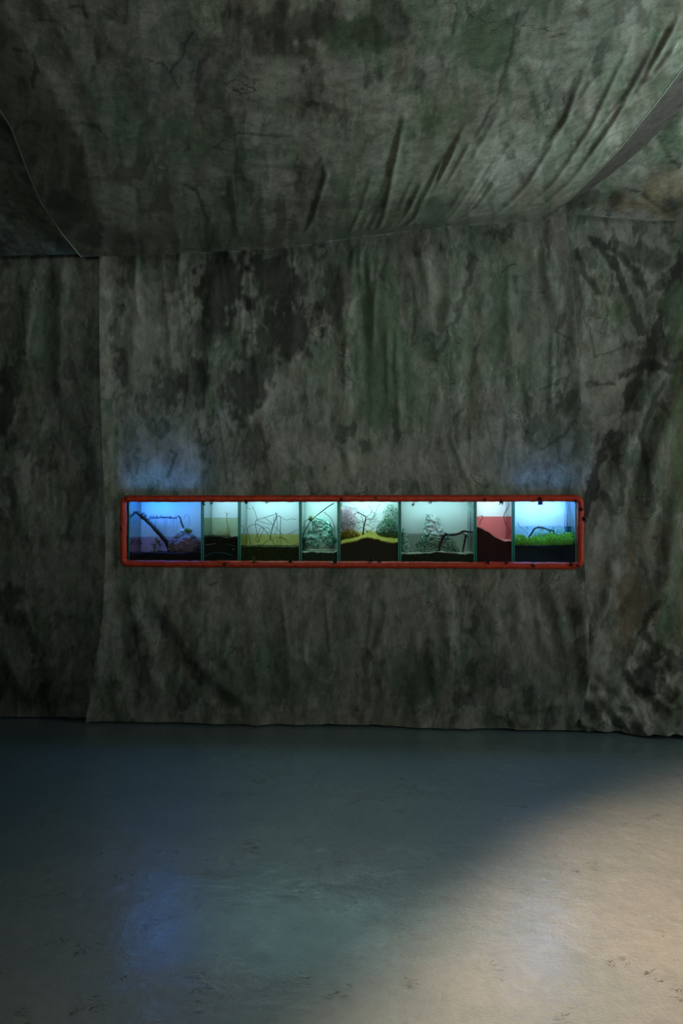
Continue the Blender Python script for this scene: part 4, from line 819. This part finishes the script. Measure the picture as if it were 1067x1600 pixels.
for k, (p_, a_, b_) in enumerate([([(535, 720), (550, 650), (580, 580), (610, 540), (680, 540), (760, 525), (810, 500), (860, 505), (912, 508)], .0115, .0065), ([(840, 535), (828, 600), (815, 660), (802, 735)], .0075, .0055), ([(540, 680), (500, 660), (470, 625)], .006, .003), ([(790, 515), (845, 545), (858, 580)], .004, .0025), ([(600, 540), (612, 520), (625, 522)], .005, .003)]):
    q = spline(c6(p_, YA)); MB().tube(q, taper(len(q), a_, b_), 9, .35, k).build('limb', m_wood, ar)
mb = MB(); q = spline(c6([(655, 535), (640, 560), (628, 590), (610, 605)], YA - .012)); mb.tube(q, [.004] * len(q), 6, .6, 2); q = spline(c6([(628, 560), (650, 548)], YA - .012)); mb.tube(q, .004, 6, .6, 5)
mb.build('blue_cord', noisy('blue_cord', (.02, .12, .35), (.05, .3, .6), 30, .5, 0), None, label='short blue cord tied around the driftwood arch', category='cord')
mb_l = [([(862, 170), (862, 735)], .0045, 'left one of the two clear tubes standing right in the volcano tank'), ([(885, 170), (885, 735)], .0055, 'right one of the two clear tubes standing right in the volcano tank')]
m_tube = clear('clear_tube', (.82, .86, .88), .9, 3, .08, (.7, .72, .76), .25)
for p_, r_, lb in mb_l: MB().tube(spline(c6(p_, YB - .06), 3), r_, 12).build('clear_tube', m_tube, None, label=lb, category='tube', group='clear tubes in the volcano tank')
rock('sand_mound', c6([(520, 742)], YM - .08)[0], (.03, .03, .010), m_sandy, 51, None, 4, .2, label='low round mound of yellow sand in front of the volcano', category='sand')
rock('dark_pebble', c6([(300, 770)], INY0 + .03)[0], (.03, .018, .012), m_soil, 53, None, 4, .3, label='dark stone at the front glass left of the volcano', category='stone')
water(5, 834.5, (.60, .58, .48), 'pale green water in the lower part of the volcano tank')

# ---- tank 7
c7 = cv(730, 760, .18744)
soil(6, [(742, 821.5), (748, 823), (756, 826.5), (765, 832), (773, 838), (781, 842.5), (790, 844.5), (797, 845.5), (803, 843)], m_soilb, 'steep brown soil slope with a pale pink edge in the red water tank', m_pink, 7, cth=.008)
m_purp = noisy('purple_twig', (.10, .04, .08), (.22, .10, .16), 50, .7, .3)
for p_, r_, lb in [([(125, 240), (130, 262), (110, 290), (105, 320)], .0026, 'short purple twig on the soil crest at the left of the red water tank'), ([(105, 240), (118, 246), (125, 250)], .002, None),
                   ([(348, 135), (345, 170), (322, 205), (308, 235), (308, 280), (330, 330), (352, 365), (345, 400), (318, 440)], .0030, 'long crooked purple twig at the right of the red water tank')]:
    if lb: root_ = empty('purple_twig', c7([p_[-1]], YM - .08)[0], lb, 'twig', group='purple twigs in the red water tank')
    q = spline(c7(p_, YM - .08)); MB().tube(q, taper(len(q), r_, r_ * .8), 6, .5, 3).build('stem', m_purp, root_)
water(6, 807, (.95, .20, .20), 'red water in the narrow seventh tank')

# ---- tank 8
c8 = cv(800, 775, .1078)
soil(7, [(802, 853), (815, 852.5), (830, 854), (848, 855), (865, 855), (880, 852.5), (902, 850.5)], m_soil, 'dark grey soil bed under the bright green plants', None, 8)
m_mossw = noisy('mossy_wood', (.02, .045, .01), (.08, .16, .03), 60, .85, .5)
aw = empty('mossy_driftwood', c8([(260, 640)], YM)[0], 'mossy dark driftwood arching over the bright green plants', 'driftwood')
for k, (p_, a_, b_) in enumerate([([(240, 600), (290, 530), (320, 480), (380, 455), (450, 462), (530, 490), (600, 510), (605, 560)], .0065, .0045), ([(380, 455), (385, 430)], .003, .002), ([(600, 510), (600, 480)], .003, .002), ([(540, 490), (560, 540), (640, 590)], .004, .003), ([(450, 462), (440, 500)], .004, .003)]):
    q = spline(c8(p_, YM)); MB().tube(q, taper(len(q), a_, b_), 8, .5, k + 3).build('limb', m_mossw if k else m_wood, aw)
mb = MB()
for (a, b, s_) in [(400, 462, .02), (440, 465, .02), (510, 495, .022), (560, 510, .02), (600, 540, .02), (560, 560, .02), (640, 590, .02), (215, 460, .014), (480, 560, .02), (600, 470, .012)]:
    for j in range(28):
        c0 = c8([(a + rnd.gauss(0, 14), b + rnd.gauss(0, 12))], YM + rnd.uniform(-.02, .02))[0]; mb.leaf(c0, Vector((rnd.uniform(-1, 1), rnd.uniform(-1, 1), rnd.uniform(-1, 1))), rnd.uniform(.004, .009), .002)
mb.build('moss', m_moss, aw, kind='stuff')
for p_, r_, m_, lb in [([(80, 385), (100, 430), (150, 470), (210, 520), (230, 560)], .0024, m_tanw, 'pale thin branch leaning at the left of the bright green tank'), ([(50, 480), (110, 520), (180, 540), (210, 570)], .0022, noisy('white_root', (.5, .55, .55), (.8, .8, .75), 60, .7, 0), 'whitish root lying low at the left of the bright green tank'), ([(520, 660), (570, 700), (600, 745)], .0032, noisy('light_root', (.35, .5, .1), (.5, .65, .2), 60, .7, 0), 'light green root in the middle of the green plants')]:
    q = spline(c8(p_, YM - .04)); MB().tube(q, taper(len(q), r_, r_ * .6), 6, .4).build('branch', m_, None, label=lb, category='branch', group='pale branches in the bright green tank')
mb = MB(); x0, x1 = inner(7)
for j in range(6500):
    x = rnd.uniform(x0 + .004, x1 - .004); y = rnd.uniform(INY0 + .008, INY1 - .05)
    z = P(850, 853.5, YF).z; d = Vector((rnd.uniform(-1, 1), rnd.uniform(-1, 1), rnd.uniform(.5, 1.7)))
    hgt = .5 + .8 * (mn.noise(Vector((x * 14, y * 9, 2))) + .5)
    c0 = Vector((x, y, z + rnd.uniform(0, .062) * hgt)); mb.leaf(c0, d, rnd.uniform(.010, .026), rnd.uniform(.0012, .0028))
mb.build('carpet_plants', m_grass, None, label='bright green grassy plants carpeting the soil of the right end tank', category='grass', kind='stuff')
mb = MB()
for j in range(1500):
    c0 = c8([(rnd.uniform(290, 880), rnd.gauss(590, 50))], YB - .07 + rnd.uniform(-.03, .03))[0]; mb.leaf(c0, Vector((rnd.uniform(-1, 1), rnd.uniform(-1, 1), rnd.uniform(-1, 1))), rnd.uniform(.008, .018), .003)
mb.build('background_plants', noisy('pale_green_leaf', (.15, .38, .12), (.4, .62, .3), 50, .6, 0), None, label='paler green feathery plants at the back of the right end tank', category='plant', kind='stuff')
q = spline(c8([(650, 180), (640, 260), (665, 350), (730, 430), (770, 450)], YB - .05)); MB().tube(q, .0022, 7).build('air_hose', noisy('white_hose', (.75, .8, .85), (.85, .9, .92), 10, .4, 0), None, label='thin white hose curving down at the right of the bright tank', category='hose')
fl_ = empty('corner_filter', c8([(820, 640)], YB - .06)[0], 'tall clear blue filter box standing in the right corner of the bright tank', 'filter')
a = c8([(785, 90), (870, 640)], YB - .06)
MB().box(a[0].x, a[1].x, YB - .09, YB - .03, a[1].z, P(860, 822, YB).z).build('lower_box', clear('filter_box', (.35, .62, .75), .6, 5, .05, (.1, .3, .4), .25), fl_, False)
for x_ in (768, 800): q = c8([(x_, 85), (x_ - 8, 620)], YB - .07); MB().tube([q[0], q[1]], .0022, 8).build('riser_tube', noisy('blue_tube', (.05, .15, .25), (.12, .3, .42), 10, .3, 0), fl_)
MB().box(*[f(c8([(375, 85), (440, 130)], INY0 + .03)) for f in (lambda q: q[0].x, lambda q: q[1].x)], INY0 + .02, INY0 + .035, c8([(400, 128)], INY0 + .03)[0].z, c8([(400, 60)], INY0 + .03)[0].z).build('lamp_clip', noisy('clip_blue', (.03, .08, .2), (.06, .15, .3), 10, .3, 0), None, False, label='small dark blue clip hanging at the top of the bright tank', category='clip')
water(7, 822.5, (.62, .86, .88), 'clear blue green water in the lower half of the right end tank')
